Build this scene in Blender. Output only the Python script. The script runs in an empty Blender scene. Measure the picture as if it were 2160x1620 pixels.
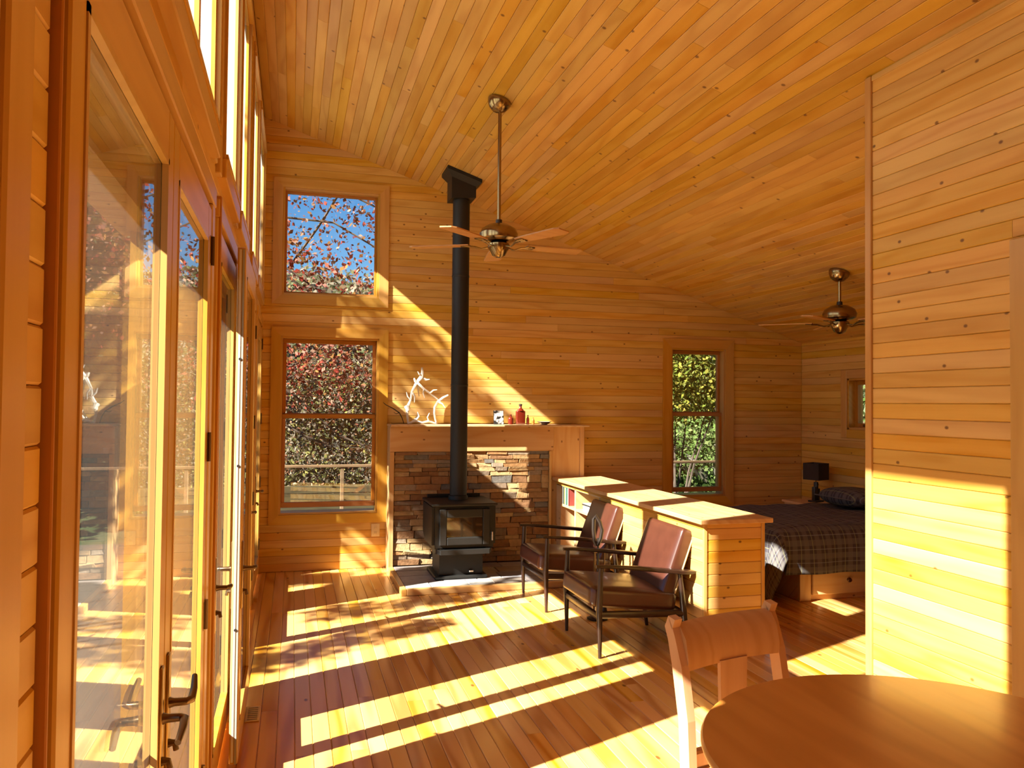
import bpy, bmesh, math, random
import numpy as np
from mathutils import Matrix, Vector
random.seed(7); rng = np.random.default_rng(7)
S = bpy.context.scene
COL = S.collection
# ------------------------------------------------------------------ camera
FPX, YAW, PITCH, ROLL, CAMH = 1678.2, 0.2685, 0.0244, 0.0095, 1.6
cam_d = bpy.data.cameras.new('camera'); cam = bpy.data.objects.new('camera', cam_d); COL.objects.link(cam)
cam_d.sensor_width = 36; cam_d.lens = FPX / 2160 * 36; cam_d.clip_start = 0.02; cam_d.clip_end = 400
_f = Vector((math.sin(YAW)*math.cos(PITCH), math.cos(YAW)*math.cos(PITCH), math.sin(PITCH)))
_r = Vector((math.cos(YAW), -math.sin(YAW), 0)); _u = _r.cross(_f)
_R = _r*math.cos(ROLL) + _u*math.sin(ROLL); _U = -_r*math.sin(ROLL) + _u*math.cos(ROLL)
cam.matrix_world = Matrix(((_R.x, _U.x, -_f.x, 0), (_R.y, _U.y, -_f.y, 0), (_R.z, _U.z, -_f.z, CAMH), (0, 0, 0, 1)))
S.camera = cam
# ------------------------------------------------------------------ sky, sun, exposure
SUN_AZ, SUN_TAN = math.radians(23), 0.7415
SUN_STRENGTH, SKY_STRENGTH = 41.0, 0.17
w = bpy.data.worlds.new('world'); S.world = w; w.use_nodes = True
wn = w.node_tree; wn.nodes.clear()
wo = wn.nodes.new('ShaderNodeOutputWorld'); wb = wn.nodes.new('ShaderNodeBackground'); sk = wn.nodes.new('ShaderNodeTexSky')
sk.sky_type = 'NISHITA'; sk.sun_disc = False; sk.sun_elevation = math.atan(SUN_TAN)
sk.sun_rotation = math.atan2(-math.cos(SUN_AZ), -math.sin(SUN_AZ)); sk.air_density = 1.0; sk.dust_density = 0.1; sk.ozone_density = 4.0
wb.inputs[1].default_value = SKY_STRENGTH
wh = wn.nodes.new('ShaderNodeHueSaturation'); wh.inputs['Saturation'].default_value = 1.35; wh.inputs['Value'].default_value = 1.1
wn.links.new(sk.outputs[0], wh.inputs['Color']); wn.links.new(wh.outputs[0], wb.inputs[0]); wn.links.new(wb.outputs[0], wo.inputs[0])
sd = bpy.data.lights.new('sun', 'SUN'); sun = bpy.data.objects.new('sun', sd); COL.objects.link(sun)
sd.energy = SUN_STRENGTH; sd.angle = math.radians(0.53); sd.color = (1.0, 0.95, 0.86)
sun.location = (-12, -5, 12)
sun.rotation_euler = Vector((math.cos(SUN_AZ), math.sin(SUN_AZ), -SUN_TAN)).to_track_quat('-Z', 'Y').to_euler()
S.view_settings.view_transform = 'Standard'; S.view_settings.look = 'None'
S.view_settings.exposure = 0.0; S.view_settings.gamma = 1.0; S.view_settings.use_curve_mapping = False
try:
    c = S.cycles; c.max_bounces = 12; c.diffuse_bounces = 7; c.glossy_bounces = 5; c.transmission_bounces = 6; c.transparent_max_bounces = 24
    c.caustics_reflective = False; c.caustics_refractive = False; c.sample_clamp_indirect = 8.0; c.use_denoising = True
except Exception: pass
# ------------------------------------------------------------------ constants (metres)
XL, XR, YF, YB = -0.299, 5.547, 7.807, -2.6        # room planes
CZ, CS = 4.281, 0.33729                             # ceiling height at left wall, slope
XP, YP = 2.756, 3.34                                # partition plane and its end
BW = 0.0735
def ceil_z(x): return CZ - CS*(x - XL)
# ------------------------------------------------------------------ materials
MATS = {}
def nm(name):
    m = bpy.data.materials.new(name); m.use_nodes = True; t = m.node_tree; t.nodes.clear()
    o = t.nodes.new('ShaderNodeOutputMaterial'); return m, t, o
def N(t, kind, **kw):
    n = t.nodes.new(kind)
    for k, v in kw.items(): setattr(n, k, v)
    return n
def link(t, a, b): t.links.new(a, b)
def mth(t, op, a, b=None, c=None, clamp=False):
    n = N(t, 'ShaderNodeMath', operation=op, use_clamp=clamp)
    for i, v in enumerate((a, b, c)):
        if v is None: continue
        if isinstance(v, (int, float)): n.inputs[i].default_value = v
        else: link(t, v, n.inputs[i])
    return n.outputs[0]
def mixc(t, f, a, b, mode='MIX'):
    n = N(t, 'ShaderNodeMix', data_type='RGBA', blend_type=mode)
    for s, v in ((n.inputs[0], f), (n.inputs[6], a), (n.inputs[7], b)):
        if isinstance(v, (int, float)): s.default_value = v
        elif isinstance(v, tuple): s.default_value = (*v, 1)
        else: link(t, v, s)
    return n.outputs[2]
def bsdf(t, o, col=None, rough=.5, metal=0, spec=.5, coat=0, coat_rough=.1):
    b = N(t, 'ShaderNodeBsdfPrincipled')
    if isinstance(col, tuple): b.inputs['Base Color'].default_value = (*col, 1)
    elif col is not None: link(t, col, b.inputs['Base Color'])
    b.inputs['Roughness'].default_value = rough; b.inputs['Metallic'].default_value = metal
    b.inputs['Specular IOR Level'].default_value = spec
    b.inputs['Coat Weight'].default_value = coat; b.inputs['Coat Roughness'].default_value = coat_rough
    link(t, b.outputs[0], o.inputs[0]); return b
def plain(name, col, rough=.5, metal=0, spec=.5, coat=0, var=0.12, scale=9):
    m, t, o = nm(name)
    g = N(t, 'ShaderNodeNewGeometry'); nz = N(t, 'ShaderNodeTexNoise'); nz.inputs['Scale'].default_value = scale; nz.inputs['Detail'].default_value = 3
    link(t, g.outputs['Position'], nz.inputs['Vector'])
    c = mixc(t, nz.outputs[0], tuple(v*(1-var) for v in col), tuple(min(1, v*(1+var)) for v in col))
    bsdf(t, o, c, rough, metal, spec, coat); MATS[name] = m; return m
def wood(name, light, dark, axis, along=.9, across=26, knots=.3, kn_scale=(4.5, 6.5), var=.09, hue=.006, rough=.45, spec=.35, coat=0., wave=0.35, knot_col=(.10, .028, .008)):
    m, t, o = nm(name)
    g = N(t, 'ShaderNodeNewGeometry'); oi = N(t, 'ShaderNodeObjectInfo'); sx = N(t, 'ShaderNodeSeparateXYZ'); link(t, g.outputs['Position'], sx.inputs[0])
    X, Y, Z = sx.outputs
    if axis == 'X': A, C = X, mth(t, 'ADD', Y, Z)
    elif axis == 'Y': A, C = Y, mth(t, 'ADD', X, Z)
    else: A, C = Z, mth(t, 'ADD', X, Y)
    R = oi.outputs['Random']
    def vec(sa, sc, ro):
        n = N(t, 'ShaderNodeCombineXYZ')
        link(t, mth(t, 'MULTIPLY_ADD', R, ro, mth(t, 'MULTIPLY', A, sa)), n.inputs[0])
        link(t, mth(t, 'MULTIPLY_ADD', R, ro*1.7, mth(t, 'MULTIPLY', C, sc)), n.inputs[1])
        link(t, mth(t, 'MULTIPLY', R, ro*.6), n.inputs[2]); return n.outputs[0]
    n1 = N(t, 'ShaderNodeTexNoise'); n1.inputs['Scale'].default_value = 1; n1.inputs['Detail'].default_value = 4; n1.inputs['Roughness'].default_value = .6
    link(t, vec(along, across, 73.), n1.inputs['Vector'])
    n2 = N(t, 'ShaderNodeTexNoise'); n2.inputs['Scale'].default_value = 1; n2.inputs['Detail'].default_value = 2
    link(t, vec(along*.9, across*.22, 41.), n2.inputs['Vector'])
    # growth-ring bands: sin of the distorted cross coordinate
    ph = mth(t, 'MULTIPLY_ADD', n2.outputs[0], 26., mth(t, 'MULTIPLY', C, across*1.4))
    bands = mth(t, 'MULTIPLY_ADD', mth(t, 'SINE', ph), .5, .5)
    bands = mth(t, 'POWER', bands, 2.2)
    f = mth(t, 'ADD', mth(t, 'MULTIPLY', n1.outputs[0], 1-wave), mth(t, 'MULTIPLY', bands, wave), clamp=True)
    rp = N(t, 'ShaderNodeMapRange'); rp.inputs[1].default_value = .22; rp.inputs[2].default_value = .78; link(t, f, rp.inputs[0])
    col = mixc(t, rp.outputs[0], light, dark)
    hs = N(t, 'ShaderNodeHueSaturation'); link(t, col, hs.inputs['Color'])
    link(t, mth(t, 'MULTIPLY_ADD', R, var*2, 1-var*1.15), hs.inputs['Value'])
    r2 = mth(t, 'FRACT', mth(t, 'MULTIPLY', R, 17.3))
    link(t, mth(t, 'MULTIPLY_ADD', r2, hue*2, .5-hue), hs.inputs['Hue'])
    link(t, mth(t, 'MULTIPLY_ADD', mth(t, 'FRACT', mth(t, 'MULTIPLY', R, 5.7)), .2, .9), hs.inputs['Saturation'])
    col = hs.outputs[0]
    if knots > 0:
        v = N(t, 'ShaderNodeTexVoronoi', voronoi_dimensions='2D'); v.inputs['Scale'].default_value = 1; v.inputs['Randomness'].default_value = 1
        link(t, vec(kn_scale[0], kn_scale[1], 19.), v.inputs['Vector'])
        mr = N(t, 'ShaderNodeMapRange'); mr.inputs[1].default_value = .03; mr.inputs[2].default_value = .062; mr.inputs[3].default_value = 1; mr.inputs[4].default_value = 0
        link(t, v.outputs['Distance'], mr.inputs[0])
        sc = N(t, 'ShaderNodeSeparateColor'); link(t, v.outputs['Color'], sc.inputs[0])
        keep = mth(t, 'LESS_THAN', sc.outputs[0], knots)
        k = mth(t, 'MULTIPLY', mth(t, 'MULTIPLY', mr.outputs[0], keep), .8)
        col = mixc(t, k, col, knot_col)
    b = bsdf(t, o, col, rough, 0, spec, coat)
    bp = N(t, 'ShaderNodeBump'); bp.inputs['Strength'].default_value = .06; bp.inputs['Distance'].default_value = .002
    link(t, n1.outputs[0], bp.inputs['Height']); link(t, bp.outputs[0], b.inputs['Normal'])
    MATS[name] = m; return m
PL, PD = (.67, .405, .108), (.565, .30, .060)
wood('pine_x', PL, PD, 'X'); wood('pine_y', PL, PD, 'Y')
wood('ceiling_pine', (.63, .375, .093), (.515, .268, .052), 'Y', kn_scale=(4.0, 6.5), knots=.3, var=.11)
wood('trim_x', (.57, .32, .080), (.49, .255, .054), 'X', knots=0, var=.06, rough=.35)
wood('trim_y', (.57, .32, .080), (.49, .255, .054), 'Y', knots=0, var=.06, rough=.3)
wood('trim_z', (.57, .32, .080), (.49, .255, .054), 'Z', knots=0, var=.06, rough=.3)
wood('floor_pine', (.68, .385, .118), (.48, .215, .05), 'Y', along=.45, across=17, knots=.12, kn_scale=(2.5, 5), var=.08, rough=.26, spec=.5, coat=.25, wave=.6)
wood('beam_pine', (.62, .40, .19), (.54, .31, .125), 'X', knots=.5, kn_scale=(4, 7), var=.04)
wood('panel_pine', (.62, .40, .19), (.54, .31, .125), 'Z', knots=.5, kn_scale=(4, 7), var=.04)
wood('shelf_pine', (.64, .42, .20), (.55, .32, .13), 'Y', knots=.5, var=.06)
wood('table_wood', (.60, .245, .06), (.46, .165, .035), 'Y', along=.8, across=16, knots=0, kn_scale=(1, 4), var=.03, rough=.3, spec=.5, coat=.2)
wood('chair_wood', (.54, .31, .16), (.45, .24, .11), 'Z', knots=0, var=.03, rough=.35)
wood('dark_walnut', (.028, .011, .007), (.016, .006, .004), 'Z', knots=0, var=.05, rough=.32, spec=.45, coat=.15)
wood('fan_blade', (.52, .27, .085), (.42, .20, .055), 'X', knots=0, var=.03, rough=.4)
wood('weathered_dark', (.055, .045, .022), (.03, .025, .013), 'X', knots=.2, var=.1, rough=.9, spec=.1)
wood('weathered', (.17, .105, .055), (.10, .06, .03), 'X', knots=.3, var=.1, rough=.85, spec=.1)
wood('sash_x', (.44, .195, .055), (.36, .14, .035), 'X', knots=0, var=.03, rough=.4)
wood('sash_z', (.44, .195, .055), (.36, .14, .035), 'Z', knots=0, var=.03, rough=.4)
wood('bark', (.07, .052, .04), (.035, .026, .02), 'Z', knots=0, var=.1, rough=.9, spec=.1)
plain('black_iron', (.012, .011, .010), .5, 0, .3)
plain('pipe_black', (.013, .012, .012), .5, 0, .35)
plain('brass', (.42, .27, .11), .28, 1., .5)
plain('antique_brass', (.30, .21, .10), .22, 1., .5)
plain('bronze', (.16, .10, .055), .32, 1., .5)
plain('steel', (.62, .60, .58), .3, 1., .5)
plain('aluminium', (.72, .71, .68), .4, .6, .5)
plain('gasket', (.30, .29, .27), .6)
plain('shadow_gap', (.03, .018, .01), .9)
plain('mortar', (.09, .055, .03), .9)
plain('tool_iron', (.02, .012, .008), .4)
plain('leather', (.068, .020, .011), .34, 0, .55, .15, var=.25, scale=14)
plain('welt', (.50, .34, .17), .5)
plain('plastic_cream', (.62, .50, .30), .45)
plain('lampshade', (.045, .032, .028), .8, 0, .2)
plain('dark_ceramic', (.03, .024, .02), .35)
plain('mattress_white', (.72, .71, .70), .8, 0, .2)
plain('drift', (.66, .60, .52), .7, 0, .2, var=.2, scale=40)
plain('amber', (.12, .012, .005), .08, 0, .7, .5, var=.1)
plain('amber_light', (.40, .12, .02), .1, 0, .7, .5)
plain('dark_cap', (.02, .012, .01), .5)
plain('paper', (.80, .78, .74), .7)
plain('book_green', (.03, .10, .06), .5); plain('book_dark', (.03, .035, .03), .5); plain('book_ochre', (.34, .25, .07), .6)
plain('book_grey', (.34, .34, .30), .6); plain('book_red', (.26, .05, .04), .5); plain('book_black', (.02, .018, .02), .35)
plain('dish_grey', (.35, .33, .32), .3)
plain('deck_grey', (.10, .075, .05), .8)
def glass_mat(name, tint=(.97, .985, .97), haze=0.0, f0=.045):
    m, t, o = nm(name)
    lw = N(t, 'ShaderNodeLayerWeight'); lw.inputs[0].default_value = .5
    p = mth(t, 'POWER', lw.outputs['Facing'], 5.0)
    F = mth(t, 'MULTIPLY_ADD', p, 1-f0, f0, clamp=True)
    F2 = mth(t, 'DIVIDE', mth(t, 'MULTIPLY', F, 2.), mth(t, 'ADD', F, 1.), clamp=True)
    tr = N(t, 'ShaderNodeBsdfTransparent'); tr.inputs[0].default_value = (*tint, 1)
    gl = N(t, 'ShaderNodeBsdfGlossy'); gl.inputs['Roughness'].default_value = .01
    mx = N(t, 'ShaderNodeMixShader'); link(t, F2, mx.inputs[0]); link(t, tr.outputs[0], mx.inputs[1]); link(t, gl.outputs[0], mx.inputs[2])
    if haze > 0:      # translucent haze mixed in so the sunlit panes glow white
        tl = N(t, 'ShaderNodeBsdfTranslucent'); tl.inputs[0].default_value = (1, .97, .88, 1)
        mh = N(t, 'ShaderNodeMixShader'); mh.inputs[0].default_value = haze
        link(t, mx.outputs[0], mh.inputs[1]); link(t, tl.outputs[0], mh.inputs[2]); mx = mh
    link(t, mx.outputs[0], o.inputs[0]); MATS[name] = m
glass_mat('glass'); glass_mat('door_glass', haze=.006); glass_mat('hazy_glass', haze=.12); glass_mat('bulb_glass')
def stove_glass():
    m, t, o = nm('stove_glass'); bsdf(t, o, (.02, .012, .006), .06, 0, .9, 1., .03); MATS['stove_glass'] = m
stove_glass()
def ramp_mat(name, cols, source='object', rough=.6, spec=.3, noise=0.25, nscale=25, leafy=False):
    m, t, o = nm(name)
    if source == 'object': r = N(t, 'ShaderNodeObjectInfo').outputs['Random']
    else: r = N(t, 'ShaderNodeNewGeometry').outputs['Random Per Island']
    cr = N(t, 'ShaderNodeValToRGB'); cr.color_ramp.interpolation = 'CONSTANT' if len(cols) > 2 else 'LINEAR'
    el = cr.color_ramp.elements
    while len(el) < len(cols): el.new(.5)
    for i, c in enumerate(cols): el[i].position = i/len(cols); el[i].color = (*c, 1)
    link(t, r, cr.inputs[0]); col = cr.outputs[0]
    if noise:
        nz = N(t, 'ShaderNodeTexNoise'); nz.inputs['Scale'].default_value = nscale; nz.inputs['Detail'].default_value = 4
        g = N(t, 'ShaderNodeNewGeometry'); link(t, g.outputs['Position'], nz.inputs['Vector'])
        hs = N(t, 'ShaderNodeHueSaturation'); link(t, col, hs.inputs['Color']); link(t, mth(t, 'MULTIPLY_ADD', nz.outputs[0], noise*2, 1-noise), hs.inputs['Value']); col = hs.outputs[0]
    if leafy:
        d = N(t, 'ShaderNodeBsdfDiffuse'); tl = N(t, 'ShaderNodeBsdfTranslucent'); mx = N(t, 'ShaderNodeMixShader'); mx.inputs[0].default_value = .4
        link(t, col, d.inputs[0]); link(t, col, tl.inputs[0]); link(t, d.outputs[0], mx.inputs[1]); link(t, tl.outputs[0], mx.inputs[2]); link(t, mx.outputs[0], o.inputs[0])
    else:
        b = bsdf(t, o, col, rough, 0, spec)
        if noise:
            bp = N(t, 'ShaderNodeBump'); bp.inputs['Strength'].default_value = .5; bp.inputs['Distance'].default_value = .01
            link(t, nz.outputs[0], bp.inputs['Height']); link(t, bp.outputs[0], b.inputs['Normal'])
    MATS[name] = m
ramp_mat('ledgestone', [(.30, .15, .06), (.22, .11, .05), (.36, .22, .10), (.19, .13, .085), (.27, .20, .14), (.40, .27, .13), (.24, .12, .045), (.31, .17, .07), (.17, .15, .13)], noise=.35, nscale=30, rough=.65)
ramp_mat('slate', [(.20, .17, .16), (.26, .23, .21), (.17, .16, .17), (.30, .28, .26), (.22, .18, .15)], noise=.3, nscale=14, rough=.5)
LD = .42
def lc(*cs): return [tuple(LD*v for v in c) for c in cs]
ramp_mat('red_leaves', lc((.60, .10, .07), (.62, .20, .13), (.70, .34, .12), (.42, .06, .05), (.66, .28, .22), (.34, .12, .06), (.70, .42, .30)), 'island', noise=0, leafy=True)
ramp_mat('yellow_leaves', lc((.52, .50, .08), (.60, .55, .10), (.30, .36, .06), (.20, .27, .05), (.62, .48, .10), (.40, .42, .12)), 'island', noise=0, leafy=True)
ramp_mat('brush_leaves', lc((.30, .28, .10), (.48, .44, .14), (.30, .24, .16), (.46, .38, .28), (.20, .20, .08), (.56, .48, .36), (.56, .26, .15), (.36, .30, .22)), 'island', noise=0, leafy=True)
ramp_mat('green_leaves', lc((.08, .16, .04), (.14, .24, .06), (.22, .30, .10), (.10, .13, .05), (.30, .36, .20)), 'island', noise=0, leafy=True)
ramp_mat('hill_brush', lc((.30, .26, .18), (.38, .33, .24), (.22, .24, .12), (.44, .40, .32), (.30, .20, .12), (.20, .22, .10)), 'island', noise=0, leafy=True)
ramp_mat('grass_blades', lc((.20, .32, .08), (.28, .40, .12), (.36, .42, .16), (.16, .26, .06)), 'island', noise=0, leafy=True)
def ground_mat():
    m, t, o = nm('ground_grass'); g = N(t, 'ShaderNodeNewGeometry'); nz = N(t, 'ShaderNodeTexNoise'); nz.inputs['Scale'].default_value = .9; nz.inputs['Detail'].default_value = 8
    link(t, g.outputs['Position'], nz.inputs['Vector'])
    cr = N(t, 'ShaderNodeValToRGB'); e = cr.color_ramp.elements; e[0].position = .3; e[0].color = (.035, .055, .016, 1); e[1].position = .7; e[1].color = (.15, .13, .075, 1)
    link(t, nz.outputs[0], cr.inputs[0]); bsdf(t, o, cr.outputs[0], .9, 0, .1); MATS['ground_grass'] = m
ground_mat()
def plaid():
    m, t, o = nm('plaid'); uv = N(t, 'ShaderNodeUVMap'); sx = N(t, 'ShaderNodeSeparateXYZ'); link(t, uv.outputs[0], sx.inputs[0])
    def stripes(v, per, wd, off=0.): 
        return mth(t, 'LESS_THAN', mth(t, 'FRACT', mth(t, 'MULTIPLY_ADD', v, 1/per, off)), wd)
    U, V = sx.outputs[0], sx.outputs[1]
    base = (.060, .050, .058)
    c = mixc(t, mth(t, 'MULTIPLY', stripes(U, .105, .42), .55), base, (.15, .135, .12))
    c = mixc(t, mth(t, 'MULTIPLY', stripes(V, .105, .42), .5), c, (.16, .15, .14))
    c = mixc(t, mth(t, 'MULTIPLY', stripes(U, .105, .07, .3), .6), c, (.26, .25, .13))
    c = mixc(t, mth(t, 'MULTIPLY', stripes(V, .105, .06, .3), .5), c, (.26, .27, .30))
    bsdf(t, o, c, .85, 0, .15); MATS['plaid'] = m
    m, t, o = nm('plaid_sheet'); uv = N(t, 'ShaderNodeUVMap'); sx = N(t, 'ShaderNodeSeparateXYZ'); link(t, uv.outputs[0], sx.inputs[0])
    U, V = sx.outputs[0], sx.outputs[1]
    c = mixc(t, mth(t, 'MULTIPLY', stripes(U, .10, .35), .5), (.42, .46, .52), (.12, .15, .24))
    c = mixc(t, mth(t, 'MULTIPLY', stripes(V, .10, .35), .5), c, (.12, .14, .22))
    bsdf(t, o, c, .85, 0, .15); MATS['plaid_sheet'] = m
plaid()
def photo_print():
    m, t, o = nm('photo_print'); g = N(t, 'ShaderNodeTexCoord'); nz = N(t, 'ShaderNodeTexNoise'); nz.inputs['Scale'].default_value = 22; nz.inputs['Detail'].default_value = 1
    link(t, g.outputs['Object'], nz.inputs['Vector'])
    cr = N(t, 'ShaderNodeValToRGB'); e = cr.color_ramp.elements; e[0].position = .44; e[0].color = (.02, .02, .02, 1); e[1].position = .56; e[1].color = (.75, .73, .70, 1)
    link(t, nz.outputs[0], cr.inputs[0]); bsdf(t, o, cr.outputs[0], .35); MATS['photo_print'] = m
photo_print()
# ------------------------------------------------------------------ mesh helpers
class MB:
    def __init__(s): s.v = []; s.f = []
    def add(s, vs, fs):
        b = len(s.v); s.v += [tuple(p) for p in vs]; s.f += [tuple(b+i for i in f) for f in fs]; return s
    def box(s, x0, x1, y0, y1, z0, z1):
        vs = [(x, y, z) for z in (z0, z1) for y in (y0, y1) for x in (x0, x1)]
        return s.add(vs, [(0, 2, 3, 1), (4, 5, 7, 6), (0, 1, 5, 4), (2, 6, 7, 3), (0, 4, 6, 2), (1, 3, 7, 5)])
    def rbox(s, x0, x1, y0, y1, z0, z1, r=.006, seg=2):
        bm = bmesh.new(); bmesh.ops.create_cube(bm, size=1)
        for v in bm.verts: v.co = Vector(((x0+x1)/2+v.co.x*(x1-x0), (y0+y1)/2+v.co.y*(y1-y0), (z0+z1)/2+v.co.z*(z1-z0)))
        r = min(r, .49*min(x1-x0, y1-y0, z1-z0))
        bmesh.ops.bevel(bm, geom=bm.edges[:], offset=r, segments=seg, profile=.5, affect='EDGES')
        bm.verts.index_update(); s.add([v.co for v in bm.verts], [[v.index for v in f.verts] for f in bm.faces]); bm.free(); return s
    def prism(s, poly, h0, h1, axis='z'):
        n = len(poly)
        def P(a, b, h): return {'z': (a, b, h), 'y': (a, h, b), 'x': (h, a, b)}[axis]
        vs = [P(a, b, h0) for a, b in poly] + [P(a, b, h1) for a, b in poly]
        return s.add(vs, [tuple(range(n))[::-1], tuple(range(n, 2*n))] + [(i, (i+1) % n, n+(i+1) % n, n+i) for i in range(n)])
    def lathe(s, prof, c=(0, 0, 0), n=24, mat=None):
        vs = []; fs = []
        for r, z in prof:
            for k in range(n):
                a = 2*math.pi*k/n; p = Vector((r*math.cos(a), r*math.sin(a), z))
                if mat is not None: p = mat @ p
                vs.append((p.x+c[0], p.y+c[1], p.z+c[2]))
        for i in range(len(prof)-1):
            for k in range(n): fs.append((i*n+k, i*n+(k+1) % n, (i+1)*n+(k+1) % n, (i+1)*n+k))
        fs.append(tuple(range(n))[::-1]); fs.append(tuple(range((len(prof)-1)*n, len(prof)*n)))
        return s.add(vs, fs)
    def tube(s, pts, rad, n=8, flat=None):
        pts = [Vector(p) for p in pts]; rad = rad if isinstance(rad, (list, tuple)) else [rad]*len(pts)
        vs = []; fs = []; up = None
        for i, p in enumerate(pts):
            d = (pts[min(i+1, len(pts)-1)] - pts[max(i-1, 0)]).normalized()
            if up is None:
                up = Vector((0, 0, 1)) if abs(d.z) < .9 else Vector((1, 0, 0))
            a = d.cross(up).normalized(); b = a.cross(d).normalized(); up = b
            for k in range(n):
                t = 2*math.pi*k/n; q = p + (a*math.cos(t) + b*math.sin(t)*(flat or 1))*rad[i]; vs.append(tuple(q))
        for i in range(len(pts)-1):
            for k in range(n): fs.append((i*n+k, i*n+(k+1) % n, (i+1)*n+(k+1) % n, (i+1)*n+k))
        fs.append(tuple(range(n))[::-1]); fs.append(tuple(range((len(pts)-1)*n, len(pts)*n)))
        return s.add(vs, fs)
    def mesh(s, name, smooth=False):
        me = bpy.data.meshes.new(name); me.from_pydata(s.v, [], s.f); me.update()
        bm = bmesh.new(); bm.from_mesh(me); bmesh.ops.recalc_face_normals(bm, faces=bm.faces[:]); bm.to_mesh(me); bm.free()
        if smooth:
            me.polygons.foreach_set('use_smooth', [True]*len(me.polygons))
            try: me.set_sharp_from_angle(angle=math.radians(42))
            except Exception: pass
        return me
    def build(s, name, mat, parent=None, smooth=False, off=None):
        if off is not None: s.v = [(x-off[0], y-off[1], z-off[2]) for x, y, z in s.v]
        me = s.mesh(name, smooth); return obj(name, me, mat, parent)
def obj(name, me, mat=None, parent=None):
    o = bpy.data.objects.new(name, me); COL.objects.link(o)
    if mat is not None and me is not None and not me.materials: me.materials.append(MATS[mat] if isinstance(mat, str) else mat)
    if parent is not None: o.parent = parent
    return o
def tag(o, label, cat, group=None, kind=None):
    o['label'] = label; o['category'] = cat
    if group: o['group'] = group
    if kind: o['kind'] = kind
    return o
def thing(name, label, cat, loc=(0, 0, 0), rz=0, group=None):
    o = bpy.data.objects.new(name, None); COL.objects.link(o); o.empty_display_size = .1
    o.location = loc; o.rotation_euler = (0, 0, rz); return tag(o, label, cat, group)
def struct(name, me=None, mat=None, label=None, loc=(0, 0, 0)):
    o = obj(name, me, mat) if me is not None else bpy.data.objects.new(name, None)
    if me is None: COL.objects.link(o); o.empty_display_size = .1
    o.location = loc; o['kind'] = 'structure'
    if label: o['label'] = label
    return o
def copy_tree(o, parent=None):
    c = o.copy(); COL.objects.link(c); c.parent = parent
    for ch in list(o.children): copy_tree(ch, c)
    return c
# ------------------------------------------------------------------ boards
def board_mesh(wd, th, ch=.0035):
    poly = [(0, 0), (wd, 0), (wd, th-ch), (wd-ch, th), (ch, th), (0, th-ch)]
    m = MB(); m.v = [(0, a, b) for a, b in poly] + [(1, a, b) for a, b in poly]
    m.f = [(5, 4, 3, 2, 1, 0), (6, 7, 8, 9, 10, 11)] + [(i, (i+1) % 6, 6+(i+1) % 6, 6+i) for i in range(6)]
    return m.mesh('board')
BM = {}
def put_board(parent, P, ex, ey, L, mat, wd=BW, th=.015, name='board'):
    key = (round(wd, 4), round(th, 4), mat)
    if key not in BM: BM[key] = board_mesh(wd-.0012, th); BM[key].materials.append(MATS[mat])
    ex = Vector(ex); ey = Vector(ey); ez = ex.cross(ey)
    o = obj(name, BM[key], None, parent); ex2 = ex*(L-.0015)
    o.matrix_local = Matrix(((ex2.x, ey.x, ez.x, P[0]), (ex2.y, ey.y, ez.y, P[1]), (ex2.z, ey.z, ez.z, P[2]), (0, 0, 0, 1)))
    return o
def split(a, b, lo, hi):
    out = []; p = a
    while b - p > 1e-3:
        L = random.uniform(lo, hi)
        if b - p - L < lo*.6: L = b - p
        out.append((p, min(b, p+L))); p += L
    return out
def subtract(a, b, holes):
    segs = [(a, b)]
    for h0, h1 in holes:
        n = []
        for s0, s1 in segs:
            if h1 <= s0 or h0 >= s1: n.append((s0, s1)); continue
            if h0 > s0: n.append((s0, h0))
            if h1 < s1: n.append((h1, s1))
        segs = n
    return [q for q in segs if q[1]-q[0] > .012]
def holed(m, a0, a1, z0, z1, holes, fn):
    xs = sorted({a0, a1, *[h for q in holes for h in q[:2] if a0 < h < a1]}); zs = sorted({z0, z1, *[h for q in holes for h in q[2:] if z0 < h < z1]})
    for i in range(len(xs)-1):
        run = None
        for j in range(len(zs)-1):
            cx, cz = (xs[i]+xs[i+1])/2, (zs[j]+zs[j+1])/2
            if not any(q[0] < cx < q[1] and q[2] < cz < q[3] for q in holes):
                fn(m, xs[i], xs[i+1], zs[j], zs[j+1])
# ================================================================== SETTING
# floor -----------------------------------------------------------------
m = MB().box(XL-.2, XR+.2, YB-.2, YF+.2, -.16, -.02)
floor = struct('floor', m.mesh('floor'), 'floor_pine', 'golden heart pine plank floor')
FW = .083
x = XL
while x < XR - .01:
    x1 = min(x+FW, XR); q0 = random.uniform(1.2, 2.3)
    segs = [(YB, q0)] + split(q0, YF, 1.9, 4.2) if x < 2.7 else split(3.3, YF, 1.6, 3.2)
    for a, b in segs:
        put_board(floor, (x1, a, -.02), (0, 1, 0), (-1, 0, 0), b-a, 'floor_pine', FW, .02)
    x += FW
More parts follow.
